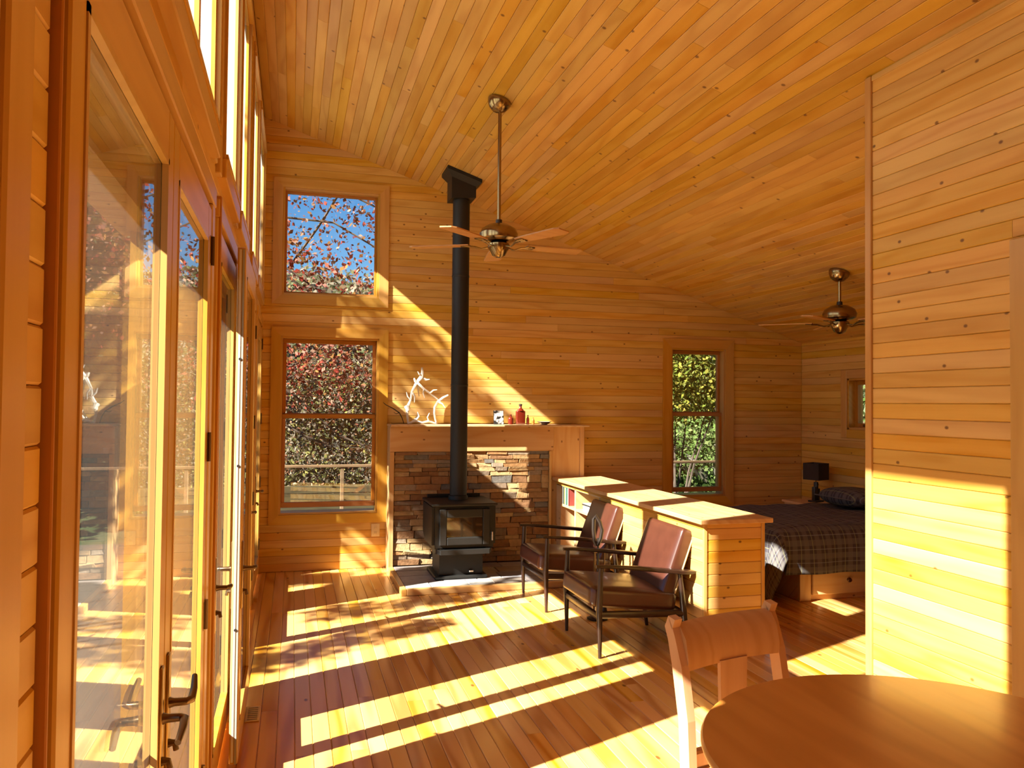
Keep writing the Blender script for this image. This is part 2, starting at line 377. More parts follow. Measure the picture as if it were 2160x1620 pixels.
# left wall -------------------------------------------------------------
DH = 2.285                                     # door head
DOORS = [(-.935, .89), (1.12, 2.94), (3.24, 4.16), (4.51, 6.33), (6.69, 7.61)]     # y ranges of the door openings
CL0, CL1 = 2.57, 3.85
CLER = [(1.2, 3.0), (3.30, 4.08), (4.26, 4.95), (5.40, 6.20), (6.39, 7.52)]
holes = [(a, b, 0, DH) for a, b in DOORS] + [(a, b, CL0, CL1) for a, b in CLER]
m = MB(); holed(m, YB-.2, YF+.2, -.02, 4.6, holes, lambda m, a, b, c, d: m.box(-.45, XL-.015, a, b, c, d))
wall_left = struct('wall_left', m.mesh('wall_left'), 'pine_y', 'pine board wall with glazed doors and high windows')
def wall_rows(parent, axis, fixed, inward, a0, a1, z0, z1f, holes, mat, lo=1.0, hi=2.6, wd=BW):
    z = z0
    while True:
        zt = z + wd
        segs = subtract(a0, a1, [(h[0], h[1]) for h in holes if h[2] < zt-.004 and h[3] > z+.004])
        done = True
        for s0, s1 in segs:
            e = z1f(s0, s1, z)
            if e is None: continue
            done = False
            for p, q in split(s0, e, lo, hi):
                if axis == 'X': put_board(parent, (p, fixed, z), (1, 0, 0), (0, 0, 1), q-p, mat, wd)
                elif inward > 0: put_board(parent, (fixed, p, z), (0, 1, 0), (0, 0, 1), q-p, mat, wd)
                else: put_board(parent, (fixed, p, zt), (0, 1, 0), (0, 0, -1), q-p, mat, wd)
        z = zt
        if z > 4.4 or (done and segs): break
lw_holes = [(a-.02, b+.02, 0, DH+.02) for a, b in DOORS] + [(a-.03, b+.03, CL0-.03, CL1+.03) for a, b in CLER]
wall_rows(wall_left, 'Y', XL-.015, 1, .3, YF, .0, lambda s0, s1, z: s1 if z < CZ-.02 else None, lw_holes, 'pine_y', 1.2, 3.0)
# far wall --------------------------------------------------------------
W1 = (-.116, .792, 2.61, 3.63)      # upper fixed window opening x0,x1,z0,z1
W2 = (-.116, .800, .53, 2.215)      # double hung below
W3 = (3.925, 4.575, .612, 2.215)    # right double hung
fw_holes = [W1, W2, W3]
m = MB(); holed(m, XL-.2, XR+.2, -.02, 4.6, fw_holes, lambda m, a, b, c, d: m.box(a, b, YF+.015, YF+.17, c, d))
wall_far = struct('wall_far', m.mesh('wall_far'), 'pine_x', 'pine board gable wall behind the stove')
def far_end(s0, s1, z):
    e = min(s1, XL + (CZ - z)/CS + .03)
    return e if e > s0+.02 else None
SURR = (.89, 2.84, 0, 1.37)
wall_rows(wall_far, 'X', YF+.015, -1, XL, XR, 0, far_end, fw_holes + [(.93, 2.80, 0, 1.33)], 'pine_x', 1.1, 3.2)
# right wall (bedroom) --------------------------------------------------
W4 = (6.10, 7.03, 1.365, 1.89)
m = MB(); holed(m, YP-.2, YF+.2, -.02, 2.6, [W4], lambda m, a, b, c, d: m.box(XR+.015, XR+.17, a, b, c, d))
wall_right = struct('wall_right', m.mesh('wall_right'), 'pine_y', 'pine board wall at the bed head')
wall_rows(wall_right, 'Y', XR+.015, -1, YP+.02, YF, 0, lambda s0, s1, z: s1 if z < ceil_z(XR)-.01 else None, [W4], 'pine_y', 1.5, 3.2)
# partition -------------------------------------------------------------
PD0, PD1, PDH = 1.62, 2.42, 2.17                 # doorway in the partition
m = MB(); holed(m, YB-.2, YP, -.02, 3.5, [(PD0, PD1, 0, PDH)], lambda m, a, b, c, d: m.box(XP+.015, XP+.12, a, b, c, min(d, 3.22)))
m.box(XP+.12, XR+.17, YP-.12, YP, -.02, 2.3)
m.prism([(XP+.12, 2.3), (XR, 2.3), (XP+.12, ceil_z(XP+.12)+.02)], YP-.12, YP, 'y')
wall_part = struct('wall_partition', m.mesh('wall_partition'), 'pine_y', 'tall pine board partition in front of the bedroom')
wall_rows(wall_part, 'Y', XP+.015, -1, .3, YP-.03, 0, lambda s0, s1, z: s1 if z < ceil_z(XP)-.005 else None, [(PD0-.02, PD1+.02, 0, PDH+.02)], 'pine_y', 1.0, 2.2)
t = struct('trim_1', label='vertical pine corner strip on the partition end')
MB().rbox(XP-.012, XP+.13, YP-.03, YP+.012, 0, ceil_z(XP)-.005, .003, 1).build('corner_strip', 'trim_z', t)
MB().rbox(XP-.006, XP+.012, .3, YP-.03, ceil_z(XP)-.032, ceil_z(XP)-.004, .003, 1).build('ceiling_strip', 'trim_y', t)
t = struct('trim_2', label='pine casing around the partition doorway')
MB().rbox(XP-.02, XP+.002, PD1, PD1+.095, 0, PDH+.1, .004, 1).build('casing', 'trim_z', t)
MB().rbox(XP-.02, XP+.002, PD0-.095, PD0, 0, PDH+.1, .004, 1).build('casing', 'trim_z', t)
MB().rbox(XP-.02, XP+.002, PD0, PD1, PDH, PDH+.1, .004, 1).build('casing', 'trim_y', t)
t = struct('door_9', label='flat wooden door set back in the partition')
MB().rbox(XP+.04, XP+.08, PD0, PD1, .01, PDH, .003, 1).build('door_panel', 'sash_z', t)
MB().rbox(XP+.028, XP+.05, PD0+.12, PD1-.12, .2, .9, .01, 1).build('inset_panel', 'sash_z', t)
MB().rbox(XP+.028, XP+.05, PD0+.12, PD1-.12, 1.05, PDH-.14, .01, 1).build('inset_panel', 'sash_z', t)
# wall behind the camera --------------------------------------------------
struct('wall_behind', MB().box(XL-.2, XP+.12, YB-.15, YB, -.02, 4.6).mesh('wall_behind'), 'pine_x', 'pine wall at the other end of the room')
# ceiling ---------------------------------------------------------------
th = math.atan(CS); ce = Vector((math.cos(th), 0, -math.sin(th))); cn = Vector((-math.sin(th), 0, -math.cos(th)))
def cpt(s, y, d=0): p = Vector((XL, y, CZ)) + ce*s - cn*d; return p
slen = (XR-XL)/math.cos(th)
m = MB(); a, b = -.35, slen+.3
vs = [cpt(s, y, d) for d in (.0151, .16) for y in (YB-.2, YF+.2) for s in (a, b)]
m.add(vs, [(0, 2, 3, 1), (4, 5, 7, 6), (0, 1, 5, 4), (2, 6, 7, 3), (0, 4, 6, 2), (1, 3, 7, 5)])
ceiling = struct('ceiling', m.mesh('ceiling'), 'ceiling_pine', 'sloping tongue and groove pine ceiling')
s = 0
while s < slen-.01:
    q0 = random.uniform(1.0, 1.7)
    for a, b in split(q0, YF, 1.3, 3.6):
        put_board(ceiling, cpt(s, a, .015), (0, 1, 0), ce, b-a, 'ceiling_pine', BW, .015)
    s += BW
# ------------------------------------------------------------------ window and door builders
def frame4(parent, name, mats, u0, u1, z0, z1, wd, mk):
    """four border pieces; mk(u0,u1,z0,z1) -> MB"""
    mk(u0, u0+wd, z0, z1).build(name, mats[1], parent); mk(u1-wd, u1, z0, z1).build(name, mats[1], parent)
    mk(u0+wd, u1-wd, z1-wd, z1).build(name, mats[0], parent); mk(u0+wd, u1-wd, z0, z0+wd).build(name, mats[0], parent)
def xz_casing(parent, w, cw, y, sill=True):
    x0, x1, z0, z1 = w
    # mitred casing boards with a small back-band, on the plane y (room side is -y)
    def pc(poly, mat): MB().prism(poly, y-.02, y+.0, 'y').build('casing', mat, parent)
    X0, X1, Z0, Z1 = x0-cw, x1+cw, z0-cw, z1+cw
    pc([(X0, Z0), (x0, z0), (x0, z1), (X0, Z1)], 'trim_z'); pc([(x1, z0), (X1, Z0), (X1, Z1), (x1, z1)], 'trim_z')
    pc([(X0, Z1), (x0, z1), (x1, z1), (X1, Z1)], 'trim_x'); pc([(X0, Z0), (X1, Z0), (x1, z0), (x0, z0)], 'trim_x')
def far_window(name, w, label, double, cw=.09, raise_=.045):
    t = struct(name, label=label); x0, x1, z0, z1 = w
    xz_casing(t, w, cw, YF)
    jy0, jy1 = YF-.004, YF+.17
    MB().box(x0-.0, x0+.018, jy0, jy1, z0, z1).build('jamb', 'trim_z', t); MB().box(x1-.018, x1, jy0, jy1, z0, z1).build('jamb', 'trim_z', t)
    MB().box(x0+.018, x1-.018, jy0, jy1, z1-.018, z1).build('jamb', 'trim_x', t); MB().box(x0+.018, x1-.018, jy0, jy1+.03, z0, z0+.018).build('sill', 'trim_x', t)
    a, b, c, d = x0+.018, x1-.018, z0+.018, z1-.018
    if not double:
        frame4(t, 'sash', ('sash_x', 'sash_z'), a, b, c, d, .022, lambda u0, u1, q0, q1: MB().box(u0, u1, YF+.06, YF+.10, q0, q1))
        MB().box(a+.02, b-.02, YF+.078, YF+.084, c+.02, d-.02).build('pane', 'glass', t)
    else:
        zm = (z0+z1)/2 + .095
        def sash(q0, q1, y0, nmz):
            s_ = MB().rbox(a, b, y0, y0+.036, q1-.04, q1, .004, 1).build(nmz, 'sash_x', t)
            MB().rbox(a, b, y0, y0+.036, q0, q0+.05, .004, 1).build('rail', 'sash_x', s_)
            MB().rbox(a, a+.034, y0, y0+.036, q0+.05, q1-.04, .004, 1).build('stile', 'sash_z', s_); MB().rbox(b-.034, b, y0, y0+.036, q0+.05, q1-.04, .004, 1).build('stile', 'sash_z', s_)
            MB().box(a+.03, b-.03, y0+.015, y0+.021, q0+.045, q1-.035).build('pane', 'glass', s_)
        sash(zm-.03, d, YF+.075, 'upper_sash'); sash(c+raise_, zm+.012, YF+.034, 'lower_sash')
    return t
far_window('window_1', W1, 'square fixed window high beside the stovepipe', False)
far_window('window_2', W2, 'double hung window left of the stone surround', True)
far_window('window_3', W3, 'double hung window behind the half wall', True, .10, .03)
# bedroom side window
t = struct('window_4', label='small awning window over the bed'); y0, y1, z0, z1 = W4
for q in ((y0-.09, y0, z0-.09, z1+.09, 'trim_z'), (y1, y1+.09, z0-.09, z1+.09, 'trim_z'), (y0, y1, z1, z1+.09, 'trim_y'), (y0, y1, z0-.09, z0, 'trim_y')):
    MB().rbox(XR-.02, XR, q[0], q[1], q[2], q[3], .004, 1).build('casing', q[4], t)
for q in ((y0, y0+.02, z0, z1), (y1-.02, y1, z0, z1), (y0, y1, z1-.02, z1), (y0, y1, z0, z0+.02)):
    MB().box(XR-.004, XR+.17, *q).build('jamb', 'trim_y', t)
frame4(t, 'sash', ('sash_x', 'sash_z'), y0+.02, y1-.02, z0+.02, z1-.02, .045, lambda a, b, c, d: MB().box(XR+.07, XR+.11, a, b, c, d))
MB().box(XR+.085, XR+.091, y0+.05, y1-.05, z0+.05, z1-.05).build('pane', 'glass', t)
MB().rbox(XR+.04, XR+.07, y1-.25, y1-.17, z0+.03, z0+.05, .005, 1).build('latch', 'bronze', t)
# door leaves ---------------------------------------------------------------
LT, LH0, LH1 = .036, .05, 2.265
def door_leaf(name, label, hinge, rz, LW=.90, st0=None, lever_up=False, hinges=True, hz=(.30, .865, 1.44, 2.12), flip=1):
    """local: hinge at origin, leaf along +y, room face toward +x*flip"""
    t = struct(name, label=label, loc=hinge); t.rotation_euler = (0, 0, rz)
    h = LT/2; st = .095 if st0 is None else st0
    MB().rbox(-h, h, .002, st, LH0, LH1, .004, 1).build('stile', 'trim_z', t)
    lk = MB().rbox(-h, h, LW-st, LW-.002, LH0, LH1, .004, 1).build('stile', 'trim_z', t)
    MB().rbox(-h, h, st, LW-st, LH1-.115, LH1, .004, 1).build('rail', 'trim_y', t)
    MB().rbox(-h, h, st, LW-st, LH0, LH0+.15, .004, 1).build('rail', 'trim_y', t)
    for sgn in (-1, 1):
        for q in ((st, st+.014, LH0+.15, LH1-.115), (LW-st-.014, LW-st, LH0+.15, LH1-.115), (st, LW-st, LH1-.129, LH1-.115), (st, LW-st, LH0+.15, LH0+.164)):
            MB().box(*sorted((sgn*.006, sgn*.02)), *q).build('glazing_bead', 'trim_z', t)
    MB().box(-.005, .005, st-.008, LW-st+.008, LH0+.142, LH1-.107).build('pane', 'door_glass', t)
    # weather-strip and lock face on the free edge
    MB().box(-h+.006, -h+.014, LW-.002, LW+.002, LH0, LH1-.01).build('weather_strip', 'gasket', lk)
    MB().box(-h+.018, h-.008, LW-.002, LW+.0015, LH0+.01, LH1-.01).build('lock_face', 'aluminium', lk)
    for z in (.62, 1.32, 1.78): MB().lathe([(.006, 0), (.006, .004)], (0, LW+.0005, z), 10, Matrix.Rotation(-math.pi/2, 3, 'X')).build('bolt_hole', 'dark_cap', lk)
    hy = LW-.05
    for sgn in (-1, 1):
        hd = MB().rbox(*sorted((sgn*h, sgn*(h+.007))), hy-.017, hy+.017, .70, .99, .003, 2).build('handle', 'brass', t, True)
        lz = .872
        MB().tube([(sgn*(h+.004), hy, lz), (sgn*(h+.018), hy, lz), (sgn*(h+.045), hy, lz), (sgn*(h+.055), hy-.012, lz), (sgn*(h+.056), hy-.05, lz+(.012 if lever_up else -.004)), (sgn*(h+.052), hy-.10, lz+(.028 if lever_up else -.018))], [.014, .010, .009, .010, .009, .007], 10).build('lever', 'bronze', hd, True)
        MB().tube([(sgn*(h+.004), hy, .775), (sgn*(h+.02), hy, .775), (sgn*(h+.024), hy, .758)], [.012, .008, .007], 8).build('thumb_turn', 'bronze', hd, True)
    if hinges:
        for z in hz:
            hg = MB().lathe([(.0075, z-.05), (.0075, z+.05)], (flip*(h+.004), -.004, 0), 10).build('hinge', 'bronze', t, True)
            MB().box(*sorted((flip*h, flip*(h+.002))), -.028, .03, z-.048, z+.048).build('hinge_plate', 'antique_brass', hg)
    return t
DX = -.300
door_leaf('door_1', 'closed glazed door leaf beside the bare siding', (DX, 1.125, 0), 0, LW=.906, st0=.078, hinges=False)
door_leaf('door_2', 'closed glazed door leaf with brass hinges on its far edge', (DX, 2.932, 0), math.pi, lever_up=True, flip=-1)
door_leaf('door_3', 'closed single glazed door behind the folded open leaf', (DX, 4.152, 0), math.pi, hinges=False, flip=-1)
door_leaf('door_4', 'open glazed door leaf folded back along the wall, its metal edge showing', (-.222, 4.515, 0), math.pi, flip=1)
door_leaf('door_5', 'closed glazed door leaf past the open doorway', (DX, 6.322, 0), math.pi, flip=-1)
door_leaf('door_6', 'closed glazed door leaf nearest the room corner', (DX, 7.602, 0), math.pi, flip=-1)
door_leaf('door_7', 'glazed door leaf beside the dining table', (DX, .882, 0), math.pi, hinges=False, flip=-1)
door_leaf('door_8', 'glazed door leaf at the kitchen end of the window wall', (DX, -.925, 0), 0, hinges=False)
for i, (a, b) in enumerate(DOORS):
    t = struct('trim_%d' % (3+i), label='pine jambs and casing of door opening %s' % ('at the dining end', 'by the bare siding', 'behind the folded leaf', 'with the open leaf', 'at the far corner')[i])
    for q in ((a-.006, a+.006), (b-.006, b+.006)): MB().box(-.46, -.30, q[0], q[1], 0, DH).build('jamb', 'trim_z', t)
    MB().box(-.46, -.30, a, b, DH-.014, DH).build('head_jamb', 'trim_y', t)
    MB().box(-.58, -.45, a-.08, b+.08, 2.17, 2.30).build('head_sun_block', 'trim_y', t)  # added unseen block outside, lowers the top edge of the sun strips
    for q in ((a-.08, a+.065), (b-.005, b+.08)): MB().box(-.54, -.45, q[0], q[1], -.05, 2.17).build('side_sun_block', 'trim_z', t)  # added unseen side blocks outside, narrowing the sun let through
    MB().box(-.46, -.25, a, b, -.02, .028).build('threshold', 'trim_y', t)
    cw = .085; hi_ = DH+.075
    if i != 1: MB().rbox(XL-.016, XL+.02, a-cw, a-.004, 0, DH+.004, .004, 1).build('casing', 'trim_z', t)
    else: MB().rbox(XL-.016, XL+.012, a-.012, a-.004, 0, DH+.004, .002, 1).build('casing', 'sash_z', t)
    MB().rbox(XL-.016, XL+.02, b+.004, b+cw, 0, DH+.004, .004, 1).build('casing', 'trim_z', t)
    MB().rbox(XL-.016, XL+.024, a-cw, b+cw, DH+.004, hi_, .004, 1).build('casing', 'trim_y', t)
# proud strip between the first two door openings
t = struct('trim_8', label='thin upright pine strip between two door openings')
MB().rbox(XL-.01, XL+.03, 3.16, 3.18, 0, 2.37, .003, 1).build('strip', 'sash_z', t)
# dark joint where the near siding stops short of the door casing
# clerestory windows ----------------------------------------------------------
CLBL = ['over the doors by the bare siding', 'over the folded open leaf', 'over the open doorway', 'past the open doorway', 'in the far corner']
for i, (a, b) in enumerate(CLER):
    t = struct('window_%d' % (5+i), label='high pine framed window ' + CLBL[i]); px = -.268
    for q in ((a-.02, a, CL0-.02, CL1+.02, 'trim_z'), (b, b+.02, CL0-.02, CL1+.02, 'trim_z'), (a, b, CL1, CL1+.02, 'trim_y'), (a, b, CL0-.02, CL0, 'trim_y')):
        MB().box(-.45, (-.26 if q[4] == 'trim_y' else px), *q[:4]).build('jamb', q[4], t)
    for q in ((a-.09, a-.02, CL0-.1, CL1+.09, 'trim_z'), (b+.02, b+.09, CL0-.1, CL1+.09, 'trim_z'), (a-.02, b+.02, CL1+.02, CL1+.09, 'trim_y'), (a-.02, b+.02, CL0-.1, CL0-.02, 'trim_y')):
        MB().rbox(XL-.012, (-.264 if q[4] == 'trim_y' else XL+.02), *q[:4], .004, 1).build('casing', q[4], t)
    cuts = [a, 2.51, b] if i == 0 else [a, b]
    for k in range(len(cuts)-1):
        frame4(t, 'sash', ('trim_y', 'trim_z'), cuts[k], cuts[k+1], CL0, CL1, .02, lambda u0, u1, q0, q1: MB().box(-.32, -.285, u0, u1, q0, q1))
        MB().box(-.305, -.299, cuts[k]+.015, cuts[k+1]-.015, CL0+.015, CL1-.015).build('pane', 'hazy_glass', t)
# ================================================================== FIREPLACE
t = thing('fireplace_surround', 'pine mantel beam and frame around a brown ledgestone panel behind the stove', 'fireplace', (1.7, 7.7, 0))
SO = (1.7, 7.7, 0)
SY = 7.575
MB().rbox(.89, 2.52, 7.56, YF-.002, 1.13, 1.372, .004, 1).build('beam', 'beam_pine', t, off=SO)
MB().rbox(.885, 2.86, 7.452, YF-.002, 1.372, 1.390, .003, 1).build('mantel_shelf', 'shelf_pine', t, off=SO)
MB().rbox(.89, .932, 7.55, YF-.002, 0, 1.13, .003, 1).build('side_post', 'panel_pine', t, off=SO)
MB().rbox(2.49, 2.84, 7.58, YF-.002, 0, 1.372, .003, 1).build('side_panel', 'panel_pine', t, off=SO)
MB().rbox(2.80, 2.845, 7.565, YF-.002, 0, 1.372, .003, 1).build('edge_strip', 'panel_pine', t, off=SO)
MB().rbox(2.47, 2.495, 7.545, YF-.002, 0, 1.13, .003, 1).build('edge_strip', 'panel_pine', t, off=SO)
MB().box(.93, 2.49, SY+.015, YF-.004, .0, 1.13).build('mortar_bed', 'mortar', t, off=SO)
def stone_mesh(k):
    r = random.Random(k); bm = bmesh.new(); bmesh.ops.create_cube(bm, size=1)
    bmesh.ops.bevel(bm, geom=bm.edges[:], offset=.045, segments=1, affect='EDGES')
    for v in bm.verts:
        v.co.x += r.uniform(-.03, .03); v.co.z += r.uniform(-.06, .06); v.co.y += r.uniform(-.12, .12)
    me = bpy.data.meshes.new('stone'); bm.to_mesh(me); bm.free(); me.materials.append(MATS['ledgestone']); return me
SM = [stone_mesh(k) for k in range(9)]
z = .055; row = 0
while z < 1.12:
    h = random.choice((.038, .045, .055, .062, .075)); h = min(h, 1.13-z); xx = .935
    while xx < 2.47:
        L = random.uniform(.09, .30) if h < .06 else random.uniform(.10, .22)
        if 2.47-xx-L < .06: L = 2.47-xx
        d = random.uniform(.05, .085)
        o = obj('stone', random.choice(SM), None, t); o.location = (xx+L/2-SO[0], SY+.035-SO[1]-random.uniform(0, .012), z+h/2); o.scale = (L-.002, d, h-.002)
        xx += L
    z += h
# hearth
t = thing('hearth', 'low slate tiled hearth pad with a wooden edge under the stove', 'hearth', (1.7, 7.1, 0)); HO = (1.7, 7.1, 0)
HY0 = 6.60
MB().box(.933, 2.46, HY0+.046, SY-.03, .001, .040).build('base_slab', 'shadow_gap', t, off=HO)
MB().rbox(.885, .932, HY0, 7.548, .001, .055, .004, 1).build('edge_board', 'trim_y', t, off=HO)
MB().rbox(.932, 2.46, HY0, HY0+.045, .001, .055, .004, 1).build('edge_board', 'trim_x', t, off=HO)
yy = HY0+.047
for r_, hgt in enumerate((.23, .25, .22, .21)):
    xx = .936
    while xx < 2.45:
        L = random.uniform(.2, .38)
        if 2.458-xx-L < .12: L = 2.458-xx
        MB().rbox(xx, xx+L-.006, yy, min(yy+hgt-.006, SY-.03), .03, .052+random.uniform(-.002, .002), .004, 1).build('tile', 'slate', t, off=HO)
        xx += L
    yy += hgt
# ------------------------------------------------------------------ wood stove
sx, sy0, sy1 = 1.465, 6.85, 7.36; FZ = .0547
t = thing('wood_stove', 'black cast iron pedestal wood stove on the slate hearth', 'stove', (sx, 7.1, FZ)); TO = (sx, 7.1, FZ)
MB().rbox(sx-.25, sx+.22, 6.88, 7.33, FZ, FZ+.03, .008, 2).build('base_plate', 'black_iron', t, off=TO)
MB().prism([(sx-.205, 6.93), (sx+.185, 6.93), (sx+.185, 7.28), (sx-.205, 7.28)], FZ+.03, .30, 'z').build('pedestal', 'black_iron', t, off=TO)
body = MB().prism([(sy0, .335), (sy0+.03, .325), (sy1-.1, .325), (sy1, .40), (sy1, .70), (sy0, .70)], sx-.262, sx+.262, 'x').build('body', 'black_iron', t, off=TO)
for sg in (-1, 1): MB().prism([(sy0+.02, .36), (sy1-.12, .345), (sy1-.01, .42), (sy1-.01, .69), (sy0+.02, .69)], sx+sg*.262, sx+sg*.285, 'x').build('side_shield', 'black_iron', t, off=TO)
MB().rbox(sx-.292, sx+.292, sy0-.035, sy1+.01, .70, .722, .008, 2).build('top_plate', 'black_iron', t, off=TO)
MB().rbox(sx-.25, sx+.25, sy1-.03, sy1+.005, .722, .752, .004, 1).build('rear_rail', 'black_iron', t, off=TO)
MB().prism([(sx-.215, 6.80), (sx+.215, 6.80), (sx+.25, 6.87), (sx-.25, 6.87)], .285, .325, 'z').build('ash_lip', 'black_iron', t, off=TO)
MB().rbox(sx-.2, sx+.2, 6.86, 6.95, .285, .33, .006, 1).build('ash_lip', 'black_iron', t, off=TO)
d = MB()
for q in ((sx-.225, sx-.16, .36, .675), (sx+.16, sx+.225, .36, .675), (sx-.16, sx+.16, .60, .675), (sx-.16, sx+.16, .36, .43)): d.rbox(q[0], q[1], sy0-.032, sy0+.002, q[2], q[3], .008, 2)
d = d.build('door', 'black_iron', t, off=TO)
MB().box(sx-.165, sx+.165, sy0-.012, sy0-.004, .425, .605).build('window_glass', 'stove_glass', d, off=TO)
MB().tube([(sx+.235, sy0-.02, .47), (sx+.24, sy0-.05, .47), (sx+.24, sy0-.055, .40)], .008, 8).build('latch_handle', 'steel', d, True, off=TO)
MB().rbox(sx+.06, sx+.10, 6.905, 6.932, .105, .125, .004, 1).build('air_control', 'steel', t, off=TO)
MB().lathe([(.088, .722), (.088, .75), (.08, .76)], (sx+.003, 7.15, 0), 28).build('flue_collar', 'black_iron', t, True, off=TO)
cx_, cy_ = 1.468, 7.15
t = thing('stovepipe', 'straight black stovepipe rising from the stove to a box on the ceiling', 'stovepipe', (cx_, cy_, .755)); PO = (cx_, cy_, .755)
MB().lathe([(.078, .764), (.078, 3.46)], (cx_, cy_, 0), 32).build('pipe', 'pipe_black', t, True, off=PO)
for zz in (1.75, 2.75): MB().lathe([(.0785, zz), (.0805, zz+.004), (.0805, zz+.02), (.0785, zz+.024)], (cx_, cy_, 0), 32).build('pipe_joint', 'pipe_black', t, True, off=PO)
hb = .112
zt = lambda xx_: ceil_z(xx_)-.002
m = MB(); vs = []
for (xx_, yy_) in ((cx_-hb, cy_-hb), (cx_+hb, cy_-hb), (cx_+hb, cy_+hb), (cx_-hb, cy_+hb)): vs += [(xx_, yy_, 3.455 if xx_ < cx_ else 3.47), (xx_, yy_, zt(xx_))]
m.add(vs, [(0, 2, 4, 6), (1, 7, 5, 3), (0, 1, 3, 2), (2, 3, 5, 4), (4, 5, 7, 6), (6, 7, 1, 0)]); m.build('ceiling_box', 'pipe_black', t, off=PO)
hb2 = .158; m = MB(); vs = []
for (xx_, yy_) in ((cx_-hb2, cy_-hb2), (cx_+hb2, cy_-hb2), (cx_+hb2, cy_+hb2), (cx_-hb2, cy_+hb2)): vs += [(xx_, yy_, zt(xx_)-.03), (xx_, yy_, zt(xx_))]
vs2 = []
for (xx_, yy_) in ((cx_-hb, cy_-hb), (cx_+hb, cy_-hb), (cx_+hb, cy_+hb), (cx_-hb, cy_+hb)): vs2 += [(xx_, yy_, zt(xx_)-.075)]
m.add(vs, [(1, 7, 5, 3), (0, 1, 3, 2), (2, 3, 5, 4), (4, 5, 7, 6), (6, 7, 1, 0)])
b0 = len(m.v); m.v += vs2
for k in range(4): m.f.append((2*k, 2*((k+1) % 4), b0+(k+1) % 4, b0+k))
m.f.append((b0, b0+1, b0+2, b0+3)); m.build('trim_flange', 'pipe_black', t, off=PO)
# ------------------------------------------------------------------ ceiling fans
def fan(label, x, y, zb, rot, R=.68):
    zc = ceil_z(x); t = thing('ceiling_fan', label, 'ceiling fan', (x, y, zc), 0, None)
    tilt = Matrix.Rotation(th, 3, 'Y')
    MB().lathe([(.082, -.004), (.084, -.012), (.078, -.035), (.06, -.065), (.035, -.082), (.02, -.086)], (0, 0, 0), 28, tilt).build('canopy', 'antique_brass', t, True)
    dz = zb - zc
    MB().lathe([(.0125, dz+.16), (.0125, -.07)], (0, 0, 0), 14).build('downrod', 'antique_brass', t, True)
    MB().lathe([(.022, dz+.20), (.024, dz+.165)], (0, 0, 0), 16).build('rod_collar', 'dark_cap', t, True)
    MB().lathe([(.03, dz+.172), (.07, dz+.165), (.118, dz+.135), (.135, dz+.10), (.128, dz+.065), (.10, dz+.05), (.06, dz+.045)], (0, 0, 0), 32).build('motor_housing', 'antique_brass', t, True)
    MB().lathe([(.05, dz+.045), (.075, dz+.03), (.075, dz-.0), (.06, dz-.02), (.045, dz-.05), (.02, dz-.065), (.004, dz-.068)], (0, 0, 0), 28).build('hub', 'antique_brass', t, True)
    for k in range(5):
        a = rot + k*2*math.pi/5; M = Matrix.Rotation(a, 4, 'Z') @ Matrix.Translation((0, 0, dz+.012)) @ Matrix.Rotation(math.radians(-5), 4, 'X')
        arm = MB().tube([(.06, 0, 0), (.12, .012, -.012), (.17, 0, .004), (.22, 0, .008)], [.012, .009, .011, .012], 8, .6).add([], [])
        arm.rbox(.2, .27, -.03, .03, .004, .012, .004, 1)
        o = arm.build('blade_arm', 'antique_brass', t, True); o.matrix_local = M
        pts = [(.21, -.045), (.30, -.055), (.55, -.066), (R-.03, -.066), (R, -.045), (R, .045), (R-.03, .066), (.55, .066), (.30, .055), (.21, .045)]
        o = MB().prism(pts, .012, .020, 'z').build('blade', 'fan_blade', t); o.matrix_local = M
    return t
fan('brass ceiling fan on a long downrod in front of the stovepipe', 1.365, 5.346, 2.678, math.radians(8), .64)
fan('brass ceiling fan on a short downrod over the bed', 4.34, 5.60, 2.265, math.radians(139), .64)
# ------------------------------------------------------------------ half-height bookcase wall
BX0, BX1, BY0, BY1, BZ = 2.55, 2.985, 4.60, 7.555, .84
t = thing('half_wall_bookcase', 'low pine board room divider with open shelves at the stove end', 'bookcase', ((BX0+BX1)/2, (BY0+BY1)/2, 0)); O = ((BX0+BX1)/2, (BY0+BY1)/2, 0)
MB().rbox(BX0-.045, BX1+.045, BY0-.04, BY1+.02, BZ, BZ+.03, .004, 1).build('top', 'shelf_pine', t, off=O)
SH0, SH1 = 6.40, 7.42                                  # open shelving part
core = MB().box(BX0+.012, BX1-.012, BY0+.012, SH0-.02, .0, BZ-.002).build('core', 'shelf_pine', t, off=O)
rows = int(BZ/BW)
for k in range(rows+1):
    z = k*BW; wd = min(BW, BZ-z)
    if wd < .01: break
    put_board(t, (BX0+.012-O[0], SH0-.02-O[1], z), (0, -1, 0), (0, 0, 1), SH0-.02-BY0-.012, 'pine_y', wd, .012).name = 'board'
    put_board(t, (BX1-.012-O[0], BY0+.012-O[1], z), (0, 1, 0), (0, 0, 1), BY1-BY0-.012, 'pine_y', wd, .012).name = 'board'
    put_board(t, (BX0+.02-O[0], BY0+.012-O[1], z), (1, 0, 0), (0, 0, 1), BX1-BX0-.04, 'pine_x', wd, .012).name = 'board'
for q in ((BX0-.004, BX0+.02), (BX1-.02, BX1+.004)): MB().rbox(q[0], q[1], BY0-.006, BY0+.014, 0, BZ, .002, 1).build('corner_strip', 'trim_z', t, off=O)
MB().rbox(BX0-.006, BX0+.002, BY0, BY1, BZ-.035, BZ, .002, 1).build('top_strip', 'trim_y', t, off=O)
MB().box(BX1-.03, BX1-.012, SH0-.02, BY1, 0, BZ).build('back_panel', 'shelf_pine', t, off=O)
